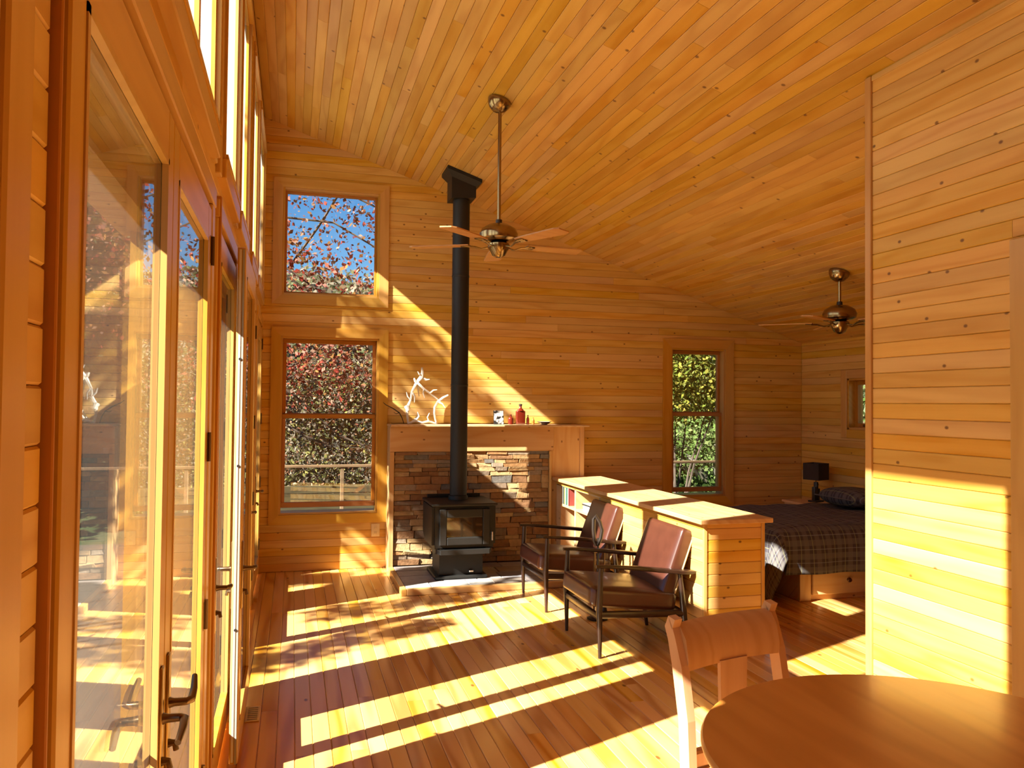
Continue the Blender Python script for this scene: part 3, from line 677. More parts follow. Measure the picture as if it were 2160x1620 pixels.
for q in ((SH0-.02, SH0+.01), (7.0, 7.03), (SH1-.0, BY1)): MB().rbox(BX0, BX1-.03, q[0], q[1], 0, BZ-.001, .002, 1).build('upright', 'shelf_pine', t, off=O)
for a, b in ((SH0+.01, 7.0), (7.03, SH1)):
    for z in (.08, .60): MB().rbox(BX0+.004, BX1-.03, a, b, z, z+.024, .002, 1).build('shelf', 'shelf_pine', t, off=O)
MB().rbox(BX0, BX0+.02, SH0, BY1, BZ-.045, BZ-.001, .002, 1).build('face_rail', 'shelf_pine', t, off=O)
yy = 7.405
BK = [('book_grey', .022, .185, 'grey spined paperback on the shelf, against the end upright'), ('book_dark', .03, .20, 'thick dark book with a black spine on the shelf'), ('book_ochre', .026, .175, 'ochre spined book on the shelf by the stove'),
      ('book_grey', .018, .165, 'thin pale grey book between the ochre and green books'), ('book_green', .042, .185, 'wide dark green book on the shelf'), ('paper', .012, .17, 'thin white booklet beside the red book'), ('book_red', .02, .175, 'narrow red book next to the shelf divider')]
for mt, wd, hh, lb in BK:
    b_ = thing('book', lb, 'book', (BX0+.07, yy-wd/2, .6245), 0, 'books on the half wall shelf')
    MB().rbox(-.055, .075, -wd/2+.002, wd/2-.002, .004, hh-.004, .001, 1).build('pages', 'paper', b_)
    MB().box(-.06, .078, -wd/2, -wd/2+.0025, 0, hh).build('cover', mt, b_); MB().box(-.06, .078, wd/2-.0025, wd/2, 0, hh).build('cover', mt, b_); MB().box(-.062, -.0565, -wd/2, wd/2, 0, hh).build('spine', mt, b_)
    yy -= wd + .004
b_ = thing('magazine_stack', 'loose stack of white papers lying on the open shelf', 'papers', (BX0+.15, 6.72, .6245))
for k in range(6):
    o = MB().rbox(-.12, .12, -.17, .17, k*.008, k*.008+.0075, .001, 1).build('sheet_bundle', 'paper', b_); o.rotation_euler = (0, 0, random.uniform(-.06, .06))
b_ = thing('dark_folder', 'thin black folder on top of the white paper stack', 'folder', (BX0+.16, 6.74, .6245+.0485))
MB().rbox(-.13, .13, -.19, .17, 0, .012, .002, 1).build('cover', 'book_black', b_); MB().box(-.125, .12, -.185, .165, .0125, .018).build('pages', 'book_grey', b_)
# ------------------------------------------------------------------ armchairs
def armchair(label, x, y, rz):
    """local: origin at floor centre, front toward -x"""
    t = thing('armchair', label, 'chair', (x, y, 0), rz, 'armchairs in front of the half wall')
    W, Df, Dr = .315, -.31, .31
    for s in (-1, 1):
        MB().tube([(Df+.005, s*W, .0), (Df, s*W, .25), (Df-.002, s*W, .30), (Df+.008, s*W, .565)], [.011, .019, .021, .016], 12).build('leg', 'dark_walnut', t, True)
        MB().tube([(Dr, s*W, .0), (Dr-.035, s*W, .26), (Dr-.062, s*W, .505)], [.012, .021, .015], 12).build('leg', 'dark_walnut', t, True)
        # armrest: slender at the front, paddle at the rear
        prof = [(Df-.025, .574, .014, .010), (Df+.05, .572, .017, .011), (-.05, .552, .023, .014), (.12, .532, .029, .015), (Dr-.06, .516, .034, .015), (Dr+.01, .512, .034, .014), (Dr+.045, .511, .018, .008)]
        vs = []; fs = []; n = 12
        for (px, pz, hw, hh) in prof:
            for k in range(n):
                a = 2*math.pi*k/n; ca, sa = math.cos(a), math.sin(a)
                vs.append((px, s*W + hw*math.copysign(abs(ca)**.6, ca), pz+hh*math.copysign(abs(sa)**.6, sa)))
        for i in range(len(prof)-1):
            for k in range(n): fs.append((i*n+k, i*n+(k+1) % n, (i+1)*n+(k+1) % n, (i+1)*n+k))
        fs += [tuple(range(n)), tuple(range((len(prof)-1)*n, len(prof)*n))]
        MB().add(vs, fs).build('armrest', 'dark_walnut', t, True)
        MB().tube([(Df, s*W, .272), (Dr-.03, s*W, .248)], [.018, .018], 8, 1.3).build('side_rail', 'dark_walnut', t, True)
    MB().rbox(Df-.012, Df+.014, -W, W, .235, .275, .006, 2).build('front_rail', 'dark_walnut', t, True)
    MB().rbox(Dr-.05, Dr-.022, -W, W, .225, .265, .006, 2).build('rear_rail', 'dark_walnut', t, True)
    def cushion(lx, ly, lz, puff, nm_, M, thin, r=.03):
        bm = bmesh.new(); bmesh.ops.create_cube(bm, size=1)
        bmesh.ops.subdivide_edges(bm, edges=bm.edges[:], cuts=9, use_grid_fill=True)
        hh = (lx/2, ly/2, lz/2)
        for v in bm.verts:
            uvw = [math.copysign(abs(2*q)**.55, q) for q in v.co]; q = [uvw[i]*hh[i] for i in range(3)]
            inn = [max(-(hh[i]-r), min(hh[i]-r, q[i])) for i in range(3)]; dd = Vector([q[i]-inn[i] for i in range(3)])
            if dd.length > 1e-6: q = list(Vector(inn) + dd.normalized()*r)
            o_ = [i for i in range(3) if i != thin]
            q[thin] += math.copysign(puff, uvw[thin])*min(1, abs(uvw[thin]))*(1-uvw[o_[0]]**2)*(1-uvw[o_[1]]**2)
            v.co = M @ Vector(q)
        me = bpy.data.meshes.new(nm_); bmesh.ops.recalc_face_normals(bm, faces=bm.faces[:]); bm.to_mesh(me); bm.free()
        me.polygons.foreach_set('use_smooth', [True]*len(me.polygons)); return obj(nm_, me, 'leather', t)
    Ms = Matrix.Translation((-.055, 0, .345)) @ Matrix.Rotation(math.radians(6), 4, 'Y')
    sc = cushion(.60, .575, .125, .022, 'seat_cushion', Ms, 2)
    Mb = Matrix.Translation((.248, 0, .535)) @ Matrix.Rotation(math.radians(20), 4, 'Y')
    bc = cushion(.10, .545, .52, .012, 'back_cushion', Mb, 0, .026)
    # pale piping on the rear seams of the back cushion
    for s in (-1, 1): MB().tube([Mb @ Vector((.044, s*.270, -.25)), Mb @ Vector((.044, s*.270, 0)), Mb @ Vector((.044, s*.270, .25))], .006, 6).build('piping', 'welt', bc, True)
    MB().tube([Mb @ Vector((.044, -.26, .258)), Mb @ Vector((.044, .26, .258))], .006, 6).build('piping', 'welt', bc, True)
    return t
armchair('brown leather armchair with dark wood arms at the end of the half wall', 2.195, 5.035, 0)
armchair('brown leather armchair with dark wood arms next to the hearth', 2.205, 6.165, 0)
# fireplace tool stand between the chairs
t = thing('fireplace_tool_stand', 'iron fireplace tool stand with a looped handle between the two armchairs', 'tool stand', (2.215, 5.585, 0), math.radians(65))
MB().lathe([(.0, .0), (.075, .0), (.08, .008), (.03, .018), (.012, .03)], n=24).build('base', 'tool_iron', t, True)
MB().tube([(0, 0, .02), (0, 0, .60)], .008, 8).build('post', 'tool_iron', t, True)
lp = [(0, -.0, .55), (-.005, -.02, .60), (-.005, -.03, .66), (0, -.012, .72), (.0, .02, .765), (0, .035, .74), (0, .035, .66), (0, .028, .58), (0, .01, .54)]
MB().tube(lp, .0145, 8).build('loop_handle', 'tool_iron', t, True)
for k, a in enumerate((0.5, 2.6, 4.4)):
    c_, s_ = math.cos(a)*.05, math.sin(a)*.05
    tl = MB().tube([(c_, s_, .50), (c_, s_, .12)], .005, 6).build(('poker', 'shovel', 'brush')[k], 'bronze', t, True)
    if k == 1: MB().rbox(c_-.03, c_+.03, s_-.006, s_+.006, .05, .13, .004, 1).build('blade', 'bronze', tl)
    if k == 2: MB().lathe([(.012, .13), (.028, .05)], (c_, s_, 0), 12).build('bristles', 'dark_cap', tl)
    MB().tube([(0, 0, .49), (c_, s_, .50)], .004, 6).build('hook', 'bronze', tl)
# ------------------------------------------------------------------ dining table and chair
tcx, tcy, tr, tz = 1.4327, 1.4737, .5455, .82
t = thing('dining_table', 'round reddish wood pedestal dining table', 'table', (tcx, tcy, 0))
MB().lathe([(tr-.02, tz-.028), (tr-.004, tz-.024), (tr, tz-.016), (tr, tz-.008), (tr-.005, tz-.001), (tr-.012, tz)], n=96).build('tabletop', 'table_wood', t, True)
MB().lathe([(tr-.10, tz-.085), (tr-.10, tz-.028)], n=64).build('apron', 'table_wood', t, True)
MB().lathe([(.10, .10), (.10, .16), (.06, .2), (.055, .3), (.085, .42), (.07, .52), (.055, .58), (.12, .66), (.20, tz-.085)], n=32).build('pedestal', 'table_wood', t, True)
for k in range(4):
    a = math.pi/4 + k*math.pi/2; M = Matrix.Rotation(a, 4, 'Z')
    o = MB().prism([(.05, .20), (.05, .09), (.2, .05), (.38, .0), (.44, .0), (.44, .035), (.3, .10), (.16, .19)], -.03, .03, 'y').build('foot', 'table_wood', t); o.matrix_local = M
# chair: local origin at floor, front toward -y, back at +y
ca = math.atan2(.107, .42)
t = thing('dining_chair', 'light wood dining chair with a rolled crest rail tucked behind the round table', 'chair', (1.40-.0, 2.335, 0), ca)
hw = .215; by = 0.0                                     # back plane at y=0, seat toward -y
for s in (-1, 1):
    prof = [(.02, 0), (.0, .25), (-.03, .45), (-.02, .62), (.01, .78), (.035, .86), (.05, .895), (.044, .912), (.026, .905)]   # y,z centre line
    vs = []; fs = []
    for i, (py, pz) in enumerate(prof):
        p0 = prof[max(0, i-1)]; p1 = prof[min(len(prof)-1, i+1)]; dy, dz = p1[0]-p0[0], p1[1]-p0[1]; L = math.hypot(dy, dz); ny, nz_ = dz/L, -dy/L
        hd = .022 if pz < .8 else .018; 
        for sa, sb in ((-1, -1), (1, -1), (1, 1), (-1, 1)): vs.append((s*hw + sa*.0155, py + ny*sb*hd, pz + nz_*sb*hd))
    for i in range(len(prof)-1):
        for k in range(4): fs.append((i*4+k, i*4+(k+1) % 4, (i+1)*4+(k+1) % 4, (i+1)*4+k))
    fs += [(0, 1, 2, 3), tuple(range(len(prof)*4-4, len(prof)*4))]
    MB().add(vs, fs).build('leg', 'chair_wood', t)
    MB().tube([(s*.2, -.40, 0), (s*.2, -.40, .43)], [.016, .022], 10).build('leg', 'chair_wood', t, True)
# crest rail with rolled top, curved back a little
vs = []; fs = []; n = 13; sec = [(-.012, .765), (-.014, .80), (-.002, .86), (.022, .893), (.046, .902), (.056, .888), (.044, .872), (.026, .855), (.016, .80), (.010, .765)]
for i in range(n):
    u = -1+2*i/(n-1); xx = u*(hw-.012); cv = .012*(1-u*u)
    for (py, pz) in sec: vs.append((xx, py+cv, pz + (.004*(1-u*u))))
ns = len(sec)
for i in range(n-1):
    for k in range(ns): fs.append((i*ns+k, i*ns+(k+1) % ns, (i+1)*ns+(k+1) % ns, (i+1)*ns+k))
fs += [tuple(range(ns)), tuple(range((n-1)*ns, n*ns))]
MB().add(vs, fs).build('crest_rail', 'chair_wood', t, True)
MB().prism([(-.075, .44), (.075, .44), (.055, .60), (.06, .775), (-.06, .775), (-.055, .60)], -.006, .008, 'y').build('splat', 'chair_wood', t)
MB().rbox(-hw+.015, hw-.015, -.035, .0, .47, .52, .006, 1).build('lower_rail', 'chair_wood', t)
MB().rbox(-.235, .235, -.44, -.0, .43, .465, .012, 2).build('seat', 'chair_wood', t, True)
for q in ((-.2, .2, -.415, -.395, .36, .43), (-.21, -.19, -.40, .0, .36, .43), (.19, .21, -.40, .0, .36, .43)): MB().box(*q).build('seat_rail', 'chair_wood', t)
# ------------------------------------------------------------------ bed
t = thing('bed', 'captain bed with a drawer in its pine base and dark plaid bedding', 'bed', (4.7, 6.35, 0)); O = (4.7, 6.35, 0)
FX0, FX1, FY0, FY1 = 4.03, 5.52, 5.69, 7.02
fr = MB().rbox(FX0, FX1, FY0+.02, FY1, .0, .30, .004, 1).build('base', 'beam_pine', t, off=O)
MB().rbox(FX0-.005, FX0+.10, FY0-.005, FY0+.03, 0, .29, .003, 1).build('corner_post', 'panel_pine', t, off=O)
dr = MB().rbox(FX0+.115, FX0+.80, FY0-.006, FY0+.02, .045, .27, .006, 1).build('drawer', 'beam_pine', t, off=O)
MB().lathe([(.012, 0), (.012, .018), (.02, .024), (.016, .034)], (FX0+.455, FY0-.004, .16), 12, Matrix.Rotation(math.pi/2, 3, 'X')).build('knob', 'bronze', dr, True, off=O)
dr = MB().rbox(FX0+.82, FX1-.02, FY0-.006, FY0+.02, .045, .27, .006, 1).build('drawer', 'beam_pine', t, off=O)
MB().rbox(3.80, FX1, FY0-.02, FY1, .30, .34, .004, 1).build('platform', 'beam_pine', t, off=O)
MB().rbox(3.80, FX1, FY0-.03, FY1, .34, .575, .05, 3).build('mattress', 'mattress_white', t, True, off=O)
# bedding: grid cloth with overhang at the foot (-x) and the near side (-y)
def cloth(name, mat, x0, x1, y0, y1, top, oh_x, oh_y, parent, nx=60, ny=54, drop=1.0, lift=0.0, tip=None):
    us = np.linspace(-oh_x, x1-x0, nx); vs_ = np.linspace(-oh_y, y1-y0, ny); V = []; UV = []
    r = random.Random(3); ph = [r.uniform(0, 6) for _ in range(6)]
    for u in us:
        for v in vs_:
            s = max(0, -u); q = max(0, -v); 
            wob = .010*math.sin(u*9+ph[0])*math.sin(v*7+ph[1]) + .006*math.sin(u*17+v*11+ph[2])
            x = x0 + max(u, 0); y = y0 + max(v, 0); z = top + wob
            # soft edge
            for e in (u, v):
                if 0 <= e < .07: z -= (.07-e)**2*5
            if s > 0: x -= .055*(1-math.exp(-s*14)) + .03*math.sin(v*11+ph[3])*min(1, s*3)
            if q > 0: y -= .055*(1-math.exp(-q*14)) + .022*math.sin(u*12+ph[4])*min(1, q*3)
            if s > 0 or q > 0: z = top - .03 - (s+q)*drop if (s > 0) != (q > 0) else top - .03 - (s+q)*drop*.62
            if s > 0 and q > 0: x -= .16*s; y -= .28*q
            V.append((x, y, max(z, .012))); UV.append((u, v))
    F = [(i*ny+j, (i+1)*ny+j, (i+1)*ny+j+1, i*ny+j+1) for i in range(nx-1) for j in range(ny-1)]
    me = bpy.data.meshes.new(name); me.from_pydata([(a-O[0], b-O[1], c_-O[2]) for a, b, c_ in V], [], F); me.update()
    uvl = me.uv_layers.new(name='UVMap')
    for lp_ in me.loops: uvl.data[lp_.index].uv = UV[lp_.vertex_index]
    me.polygons.foreach_set('use_smooth', [True]*len(me.polygons))
    o = obj(name, me, mat, parent); md = o.modifiers.new('thickness', 'SOLIDIFY'); md.thickness = .012; md.offset = 1; return o
cloth('comforter', 'plaid', 3.80, 5.5, 5.66, 7.02, .60, .58, .33, t)
# pillow
bm = bmesh.new(); bmesh.ops.create_uvsphere(bm, u_segments=28, v_segments=16, radius=1)
for v in bm.verts:
    sgn = lambda q: math.copysign(abs(q)**.55, q)
    v.co = Vector((sgn(v.co.x)*.21, sgn(v.co.y)*.33, v.co.z*.085*(1.1-.3*abs(v.co.y)))) + Vector((5.27-O[0], 6.62-O[1], .718))
me = bpy.data.meshes.new('pillow'); uvl = None; bm.to_mesh(me); bm.free(); me.polygons.foreach_set('use_smooth', [True]*len(me.polygons))
uvl = me.uv_layers.new(name='UVMap')
for lp_ in me.loops: uvl.data[lp_.index].uv = me.vertices[lp_.vertex_index].co.xy
pil = thing('pillow', 'plaid covered pillow at the head of the bed', 'pillow', (4.7, 6.35, 0)); obj('pillow_body', me, 'plaid', pil)
MB().tube([(5.06-O[0], 6.33-O[1], .718), (5.05-O[0], 6.62-O[1], .722), (5.06-O[0], 6.91-O[1], .718)], .006, 6).build('piping', 'plaid', pil, True)
# nightstand and lamp
t = thing('nightstand', 'small pine nightstand between the bed and the corner', 'nightstand', (5.30, 7.30, 0))
MB().rbox(-.22, .22, -.20, .20, .575, .60, .004, 1).build('top', 'shelf_pine', t)
MB().rbox(-.20, .20, -.18, .18, .10, .575, .004, 1).build('body', 'shelf_pine', t)
dr = MB().rbox(-.214, -.2, -.16, .16, .40, .56, .004, 1).build('drawer', 'panel_pine', t); MB().lathe([(.012, 0), (.015, .02)], (-.214, 0, .48), 10, Matrix.Rotation(-math.pi/2, 3, 'Y')).build('knob', 'bronze', dr, True)
for a, b in ((-.18, -.16), (.18, -.16), (-.18, .16), (.18, .16)): MB().box(a-.018, a+.018, b-.018, b+.018, 0, .10).build('leg', 'panel_pine', t)
t = thing('table_lamp', 'small table lamp with a square brown shade on the nightstand', 'lamp', (5.30, 7.215, .60), math.radians(20))
MB().rbox(-.07, .07, -.05, .05, 0, .018, .004, 1).build('base', 'dark_ceramic', t)
for k, (a, hgt) in enumerate(((-.03, .14), (.0, .19), (.03, .12))): MB().rbox(a-.016, a+.016, -.02, .02, .018, .018+hgt, .006, 2).build('stem_block', 'dark_ceramic', t, True)
MB().tube([(0, 0, .2), (0, 0, .27)], .005, 8).build('neck', 'bronze', t)
m = MB(); hs = .092; m.prism([(-hs, -hs), (hs, -hs), (hs, hs), (-hs, hs)], .232, .405, 'z')
sh = MB()
for q in ((-hs, -hs+.004, -hs, hs), (hs-.004, hs, -hs, hs), (-hs+.004, hs-.004, -hs, -hs+.004), (-hs+.004, hs-.004, hs-.004, hs)): sh.box(*q, .232, .405)
sh = sh.build('lamp_shade', 'lampshade', t)
MB().lathe([(.01, .27), (.028, .30), (.03, .325), (.018, .35), (.004, .355)], n=16).build('bulb', 'mattress_white', t, True)
# ------------------------------------------------------------------ things on the mantel
MZ = 1.3905
t = thing('driftwood_sculpture', 'pale twisted driftwood sculpture on the left of the mantel', 'sculpture', (1.2, 7.65, MZ)); O2 = (1.2, 7.65, MZ)
def br(name, pts, r, parent, n=7):
    return MB().tube([(a, 7.65+b, c_) for a, b, c_ in pts], r, n).build(name, 'drift', parent, True, off=O2)
a_ = br('stem', [(1.075, 0, 1.395), (1.065, .01, 1.47), (1.062, 0, 1.55), (1.09, -.01, 1.62), (1.105, 0, 1.70), (1.15, .01, 1.79), (1.195, 0, 1.845), (1.205, 0, 1.89), (1.20, 0, 1.94)], [.010, .012, .018, .010, .012, .016, .022, .014, .010], t)
br('branch', [(1.16, .01, 1.79), (1.135, .0, 1.805), (1.125, 0, 1.835)], [.014, .012, .008], a_)
br('branch', [(1.195, 0, 1.845), (1.24, 0, 1.82), (1.275, -.01, 1.825)], [.016, .012, .005], a_)
br('branch', [(1.16, .0, 1.79), (1.22, -.01, 1.73), (1.28, 0, 1.69), (1.33, .01, 1.655), (1.385, .0, 1.61)], [.014, .012, .010, .008, .005], a_)
br('branch', [(1.175, .02, 1.78), (1.17, .03, 1.72), (1.18, .03, 1.66)], [.010, .008, .005], a_)
b_ = br('stem', [(1.46, 0, 1.675), (1.41, .0, 1.65), (1.36, .01, 1.61), (1.33, .01, 1.555), (1.325, 0, 1.50), (1.335, 0, 1.44), (1.35, 0, 1.395)], [.008, .012, .013, .012, .011, .010, .009], t)
br('stem', [(1.07, -.03, 1.40), (1.14, -.03, 1.425), (1.20, -.035, 1.405), (1.27, -.03, 1.42), (1.33, -.03, 1.40)], [.008, .014, .011, .014, .007], t)
br('stem', [(1.065, 0, 1.55), (1.055, -.01, 1.56), (1.07, -.02, 1.52)], [.024, .026, .012], t)
br('branch', [(1.10, .02, 1.40), (1.16, .03, 1.46), (1.17, .03, 1.50)], [.009, .008, .004], t)
for pts, r in (([(1.105, 0, 1.70), (1.13, -.03, 1.66), (1.125, -.04, 1.60)], [.010, .008, .004]), ([(1.20, 0, 1.86), (1.17, -.02, 1.875), (1.155, -.02, 1.90)], [.012, .009, .004]), ([(1.28, 0, 1.69), (1.31, -.02, 1.72), (1.345, -.03, 1.725)], [.009, .007, .003]),
               ([(1.09, -.01, 1.63), (1.06, -.02, 1.66), (1.05, -.02, 1.70)], [.009, .007, .004]), ([(1.36, .01, 1.61), (1.40, -.02, 1.59), (1.43, -.02, 1.55)], [.009, .007, .003]), ([(1.14, -.03, 1.425), (1.17, -.05, 1.47), (1.155, -.05, 1.51)], [.010, .008, .004]), ([(1.27, -.03, 1.42), (1.25, -.05, 1.46), (1.27, -.05, 1.50)], [.010, .007, .004]), ([(1.22, -.01, 1.73), (1.21, -.03, 1.69), (1.225, -.03, 1.645)], [.009, .007, .003])):
    br('branch', pts, r, a_)
t = thing('twig', 'thin dark twig overhanging the mantel end beside the window', 'twig', (.95, 7.62, MZ))
MB().tube([(.08, .02, .006), (.06, .0, .06), (.03, -.02, .11), (-.03, -.03, .15), (-.10, -.04, .185), (-.125, -.045, .205)], [.004, .004, .005, .005, .004, .003], 6).build('stem', 'bark', t, True)
MB().tube([(.03, -.02, .11), (.0, -.01, .10), (-.02, 0, .115)], [.004, .003, .002], 6).build('side_shoot', 'bark', t, True)
t = thing('photo_card', 'small black and white photograph propped on the mantel', 'photograph', (1.975, 7.66, MZ))
o = MB().box(-.052, .052, -.002, .002, 0, .14).build('backing', 'dark_cap', t); o.rotation_euler = (math.radians(-8), 0, 0)
o2 = MB().box(-.048, .048, -.0032, -.0021, .004, .136).build('print', 'photo_print', o)
o = MB().rbox(-.03, .03, .02, .024, 0, .08, .001, 1).build('easel_back', 'dark_cap', t)
def bottle(label, x, w_, h, nk, mat, dep=None, cap=False, y=7.64, rnd=False):
    t = thing('bottle', label, 'bottle', (x, y, MZ), 0, 'amber bottles on the mantel'); dep = dep or w_*.6
    if rnd:
        MB().lathe([(w_*.3, 0), (w_*.5, .004), (w_*.5, h*.55), (w_*.42, h*.68), (w_*.18, h*.8), (w_*.17, h*.94), (w_*.22, h*.95), (w_*.22, h)], n=20).build('body', mat, t, True)
    else:
        MB().rbox(-w_/2, w_/2, -dep/2, dep/2, 0, h*.68, .012, 3).build('body', mat, t, True)
        MB().lathe([(w_*.40, h*.66), (w_*.32, h*.73), (w_*.16, h*.80), (w_*.14, h*.93)], n=20).build('neck', mat, t, True)
    if cap: MB().lathe([(w_*.19, h*.92), (w_*.19, h*.985), (w_*.12, h)], n=16).build('stopper', 'dark_cap', t, True)
bottle('tall flat sided amber bottle with a dark stopper on the mantel', 2.192, .092, .205, .02, 'amber', cap=True)
bottle('short amber bottle between the photograph and the tall bottle', 2.092, .055, .10, .02, 'amber', rnd=True)
bottle('slim amber bottle on the other side of the tall bottle', 2.270, .030, .095, .02, 'amber', cap=True, rnd=True)
bottle('tiny honey coloured bottle next to the grey dish', 2.325, .030, .07, .02, 'amber_light', rnd=True)
t = thing('dish', 'shallow grey dish near the right end of the mantel', 'dish', (2.445, 7.65, MZ))
MB().lathe([(.03, 0), (.035, .004), (.075, .028), (.078, .03), (.07, .028), (.03, .008), (.004, .006)], n=28).build('bowl', 'dish_grey', t, True)
MB().lathe([(.031, 0), (.031, .003)], n=20).build('foot_ring', 'dish_grey', t, True)
# wall outlet and floor register
t = thing('wall_outlet', 'cream electrical outlet plate under the tall window', 'outlet', (.79, YF-.001, .362))
MB().rbox(-.04, .04, -.007, 0, -.062, .062, .003, 2).build('cover_plate', 'plastic_cream', t, True)
for z in (-.026, .026):
    s_ = MB().rbox(-.017, .017, -.010, -.006, z-.015, z+.015, .004, 2).build('socket', 'plastic_cream', t, True)
    for q in (-.006, .006): MB().box(q-.001, q+.001, -.0105, -.0099, z-.005, z+.005).build('slot', 'dark_cap', s_)
t = thing('floor_register', 'small cream floor vent in front of the folded door leaf', 'vent', (-.172, 4.30, 0))
MB().rbox(-.035, .035, -.10, .10, .0, .006, .002, 1).build('frame', 'plastic_cream', t)
for k in range(7): MB().box(-.024, .024, -.085+k*.026, -.075+k*.026, .0055, .0075).build('slat', 'bronze', t)
# ================================================================== OUTDOORS
def terrain_z(x, y):
    base = -.75 if not hasattr(x, 'shape') else np.full_like(x, -.75)
    h = np.clip(y-12.5, 0, None)*.25 + np.clip(-x-9, 0, None)*.10*(y > -999) + np.clip(x-9, 0, None)*.28
    return base + h + .25*np.sin(x*.7+1)*np.cos(y*.5)*np.clip((y-12)/8, 0, 1) + .5*np.sin(x*.23+2)*np.clip((y-14)/14, 0, 1)
gx, gy = np.meshgrid(np.linspace(-45, 45, 91), np.linspace(-30, 52, 83), indexing='ij'); gz = terrain_z(gx, gy)
nx, ny = gx.shape; V = np.stack([gx, gy, gz], -1).reshape(-1, 3)
F = [(i*ny+j, (i+1)*ny+j, (i+1)*ny+j+1, i*ny+j+1) for i in range(nx-1) for j in range(ny-1)]
me = bpy.data.meshes.new('ground'); me.from_pydata(V.tolist(), [], F); me.update(); me.polygons.foreach_set('use_smooth', [True]*len(F))
struct('ground', me, 'ground_grass', 'grassy hillside outside')
struct('deck', MB().box(-4.2, -.52, -3, 10.2, -.25, -.08).box(-.52, 8, YF+.2, 10.2, -.25, -.08).box(-4.1, 7.9, -2.9, 10.1, -.75, -.25).mesh('deck'), 'deck_grey', 'wooden deck around the house')
def leaves(name, P, size, mat, parent, jitter=.5):
    n = len(P); P = np.asarray(P); sz = size*(1+jitter*rng.uniform(-1, 1, n))[:, None]
    a = rng.normal(size=(n, 3)); a /= np.linalg.norm(a, axis=1)[:, None]; b = rng.normal(size=(n, 3)); b -= a*(a*b).sum(1)[:, None]; b /= np.linalg.norm(b, axis=1)[:, None]
    V = np.stack([P-a*sz*.6, P+b*sz*.38, P+a*sz*.6, P-b*sz*.38], 1).reshape(-1, 3)
    me = bpy.data.meshes.new(name); me.vertices.add(4*n); me.vertices.foreach_set('co', V.ravel()); me.loops.add(4*n); me.polygons.add(n)
    me.loops.foreach_set('vertex_index', np.arange(4*n)); me.polygons.foreach_set('loop_start', np.arange(n)*4); me.polygons.foreach_set('loop_total', np.full(n, 4)); me.update(); me.validate()
    o = obj(name, me, mat, parent); o['kind'] = 'stuff'; return o
def blob(c, r, n):
    p = rng.normal(size=(n, 3)); p /= np.linalg.norm(p, axis=1)[:, None]; return np.array(c) + p*np.array(r)*(rng.uniform(0, 1, n)**.45)[:, None]
def along_branches(segs, n, spread):
    segs = [(np.array(a), np.array(b)) for a, b in segs]; L = np.array([np.linalg.norm(b-a) for a, b in segs]); k = rng.choice(len(segs), n, p=L/L.sum()); tt = rng.uniform(0, 1, n)[:, None]
    A = np.array([segs[i][0] for i in k]); B = np.array([segs[i][1] for i in k]); return A + (B-A)*tt + rng.normal(size=(n, 3))*spread
def grow(start, d, L, r, depth, segs, rnd):
    p = Vector(start); d = Vector(d).normalized(); pts = [p.copy()]; rad = [r]
    for k in range(4):
        d = (d + Vector((rnd.uniform(-.25, .25), rnd.uniform(-.25, .25), rnd.uniform(-.12, .18)))).normalized(); q = p + d*L/4
        segs.append((tuple(p), tuple(q), depth)); p = q; pts.append(p.copy()); rad.append(r*(1-.16*(k+1)))
    segs_t.append((pts, rad))
    if depth > 0:
        for k in range(3 if depth > 1 else 4):
            i = rnd.choice((2, 3, 4)); e = Vector((rnd.uniform(-1, 1), rnd.uniform(-1, 1), rnd.uniform(-.25, .75)))
            grow(pts[i], (d*.6+e*.9), L*rnd.uniform(.5, .75), rad[i]*.6, depth-1, segs, rnd)
def tree(name, label, cat, base, lean, H, r, seed, n, size, mat, spread=.22, depth=3, group=None, extra=None):
    global segs_t
    segs_t = []; segs = []; rnd = random.Random(seed); t = thing(name, label, cat, base, 0, group)
    grow((0, 0, -.1), lean, H, r, depth, segs, rnd); m = MB()
    for pts, rad in segs_t: m.tube(pts, rad, 6)
    m.build('trunk', 'bark', t, True)
    tips = [(a, b) for a, b, d in segs if d <= 1]
    P = along_branches(tips, n, spread)
    if extra is not None: P = np.concatenate([P, extra - np.array(base)])
    leaves('foliage', P, size, mat, t); return t
def shrub(name, label, base, blobs, size, mat, stems=7, seed=1, group=None):
    rnd = random.Random(seed); t = thing(name, label, 'shrub', base, 0, group); m = MB()
    for k in range(stems):
        a = rnd.uniform(0, 6.28); c, r, n = rnd.choice(blobs); q = [c[i]+rnd.uniform(-.6, .6)*r[i] for i in range(3)]
        m.tube([(rnd.uniform(-.15, .15), rnd.uniform(-.15, .15), -.1), (q[0]*.4, q[1]*.4, q[2]*.5), tuple(q)], [.03, .018, .006], 5)
    m.build('stems', 'bark', t, True); leaves('foliage', np.concatenate([blob(*b) for b in blobs]), size, mat, t); return t
gz0 = -.75
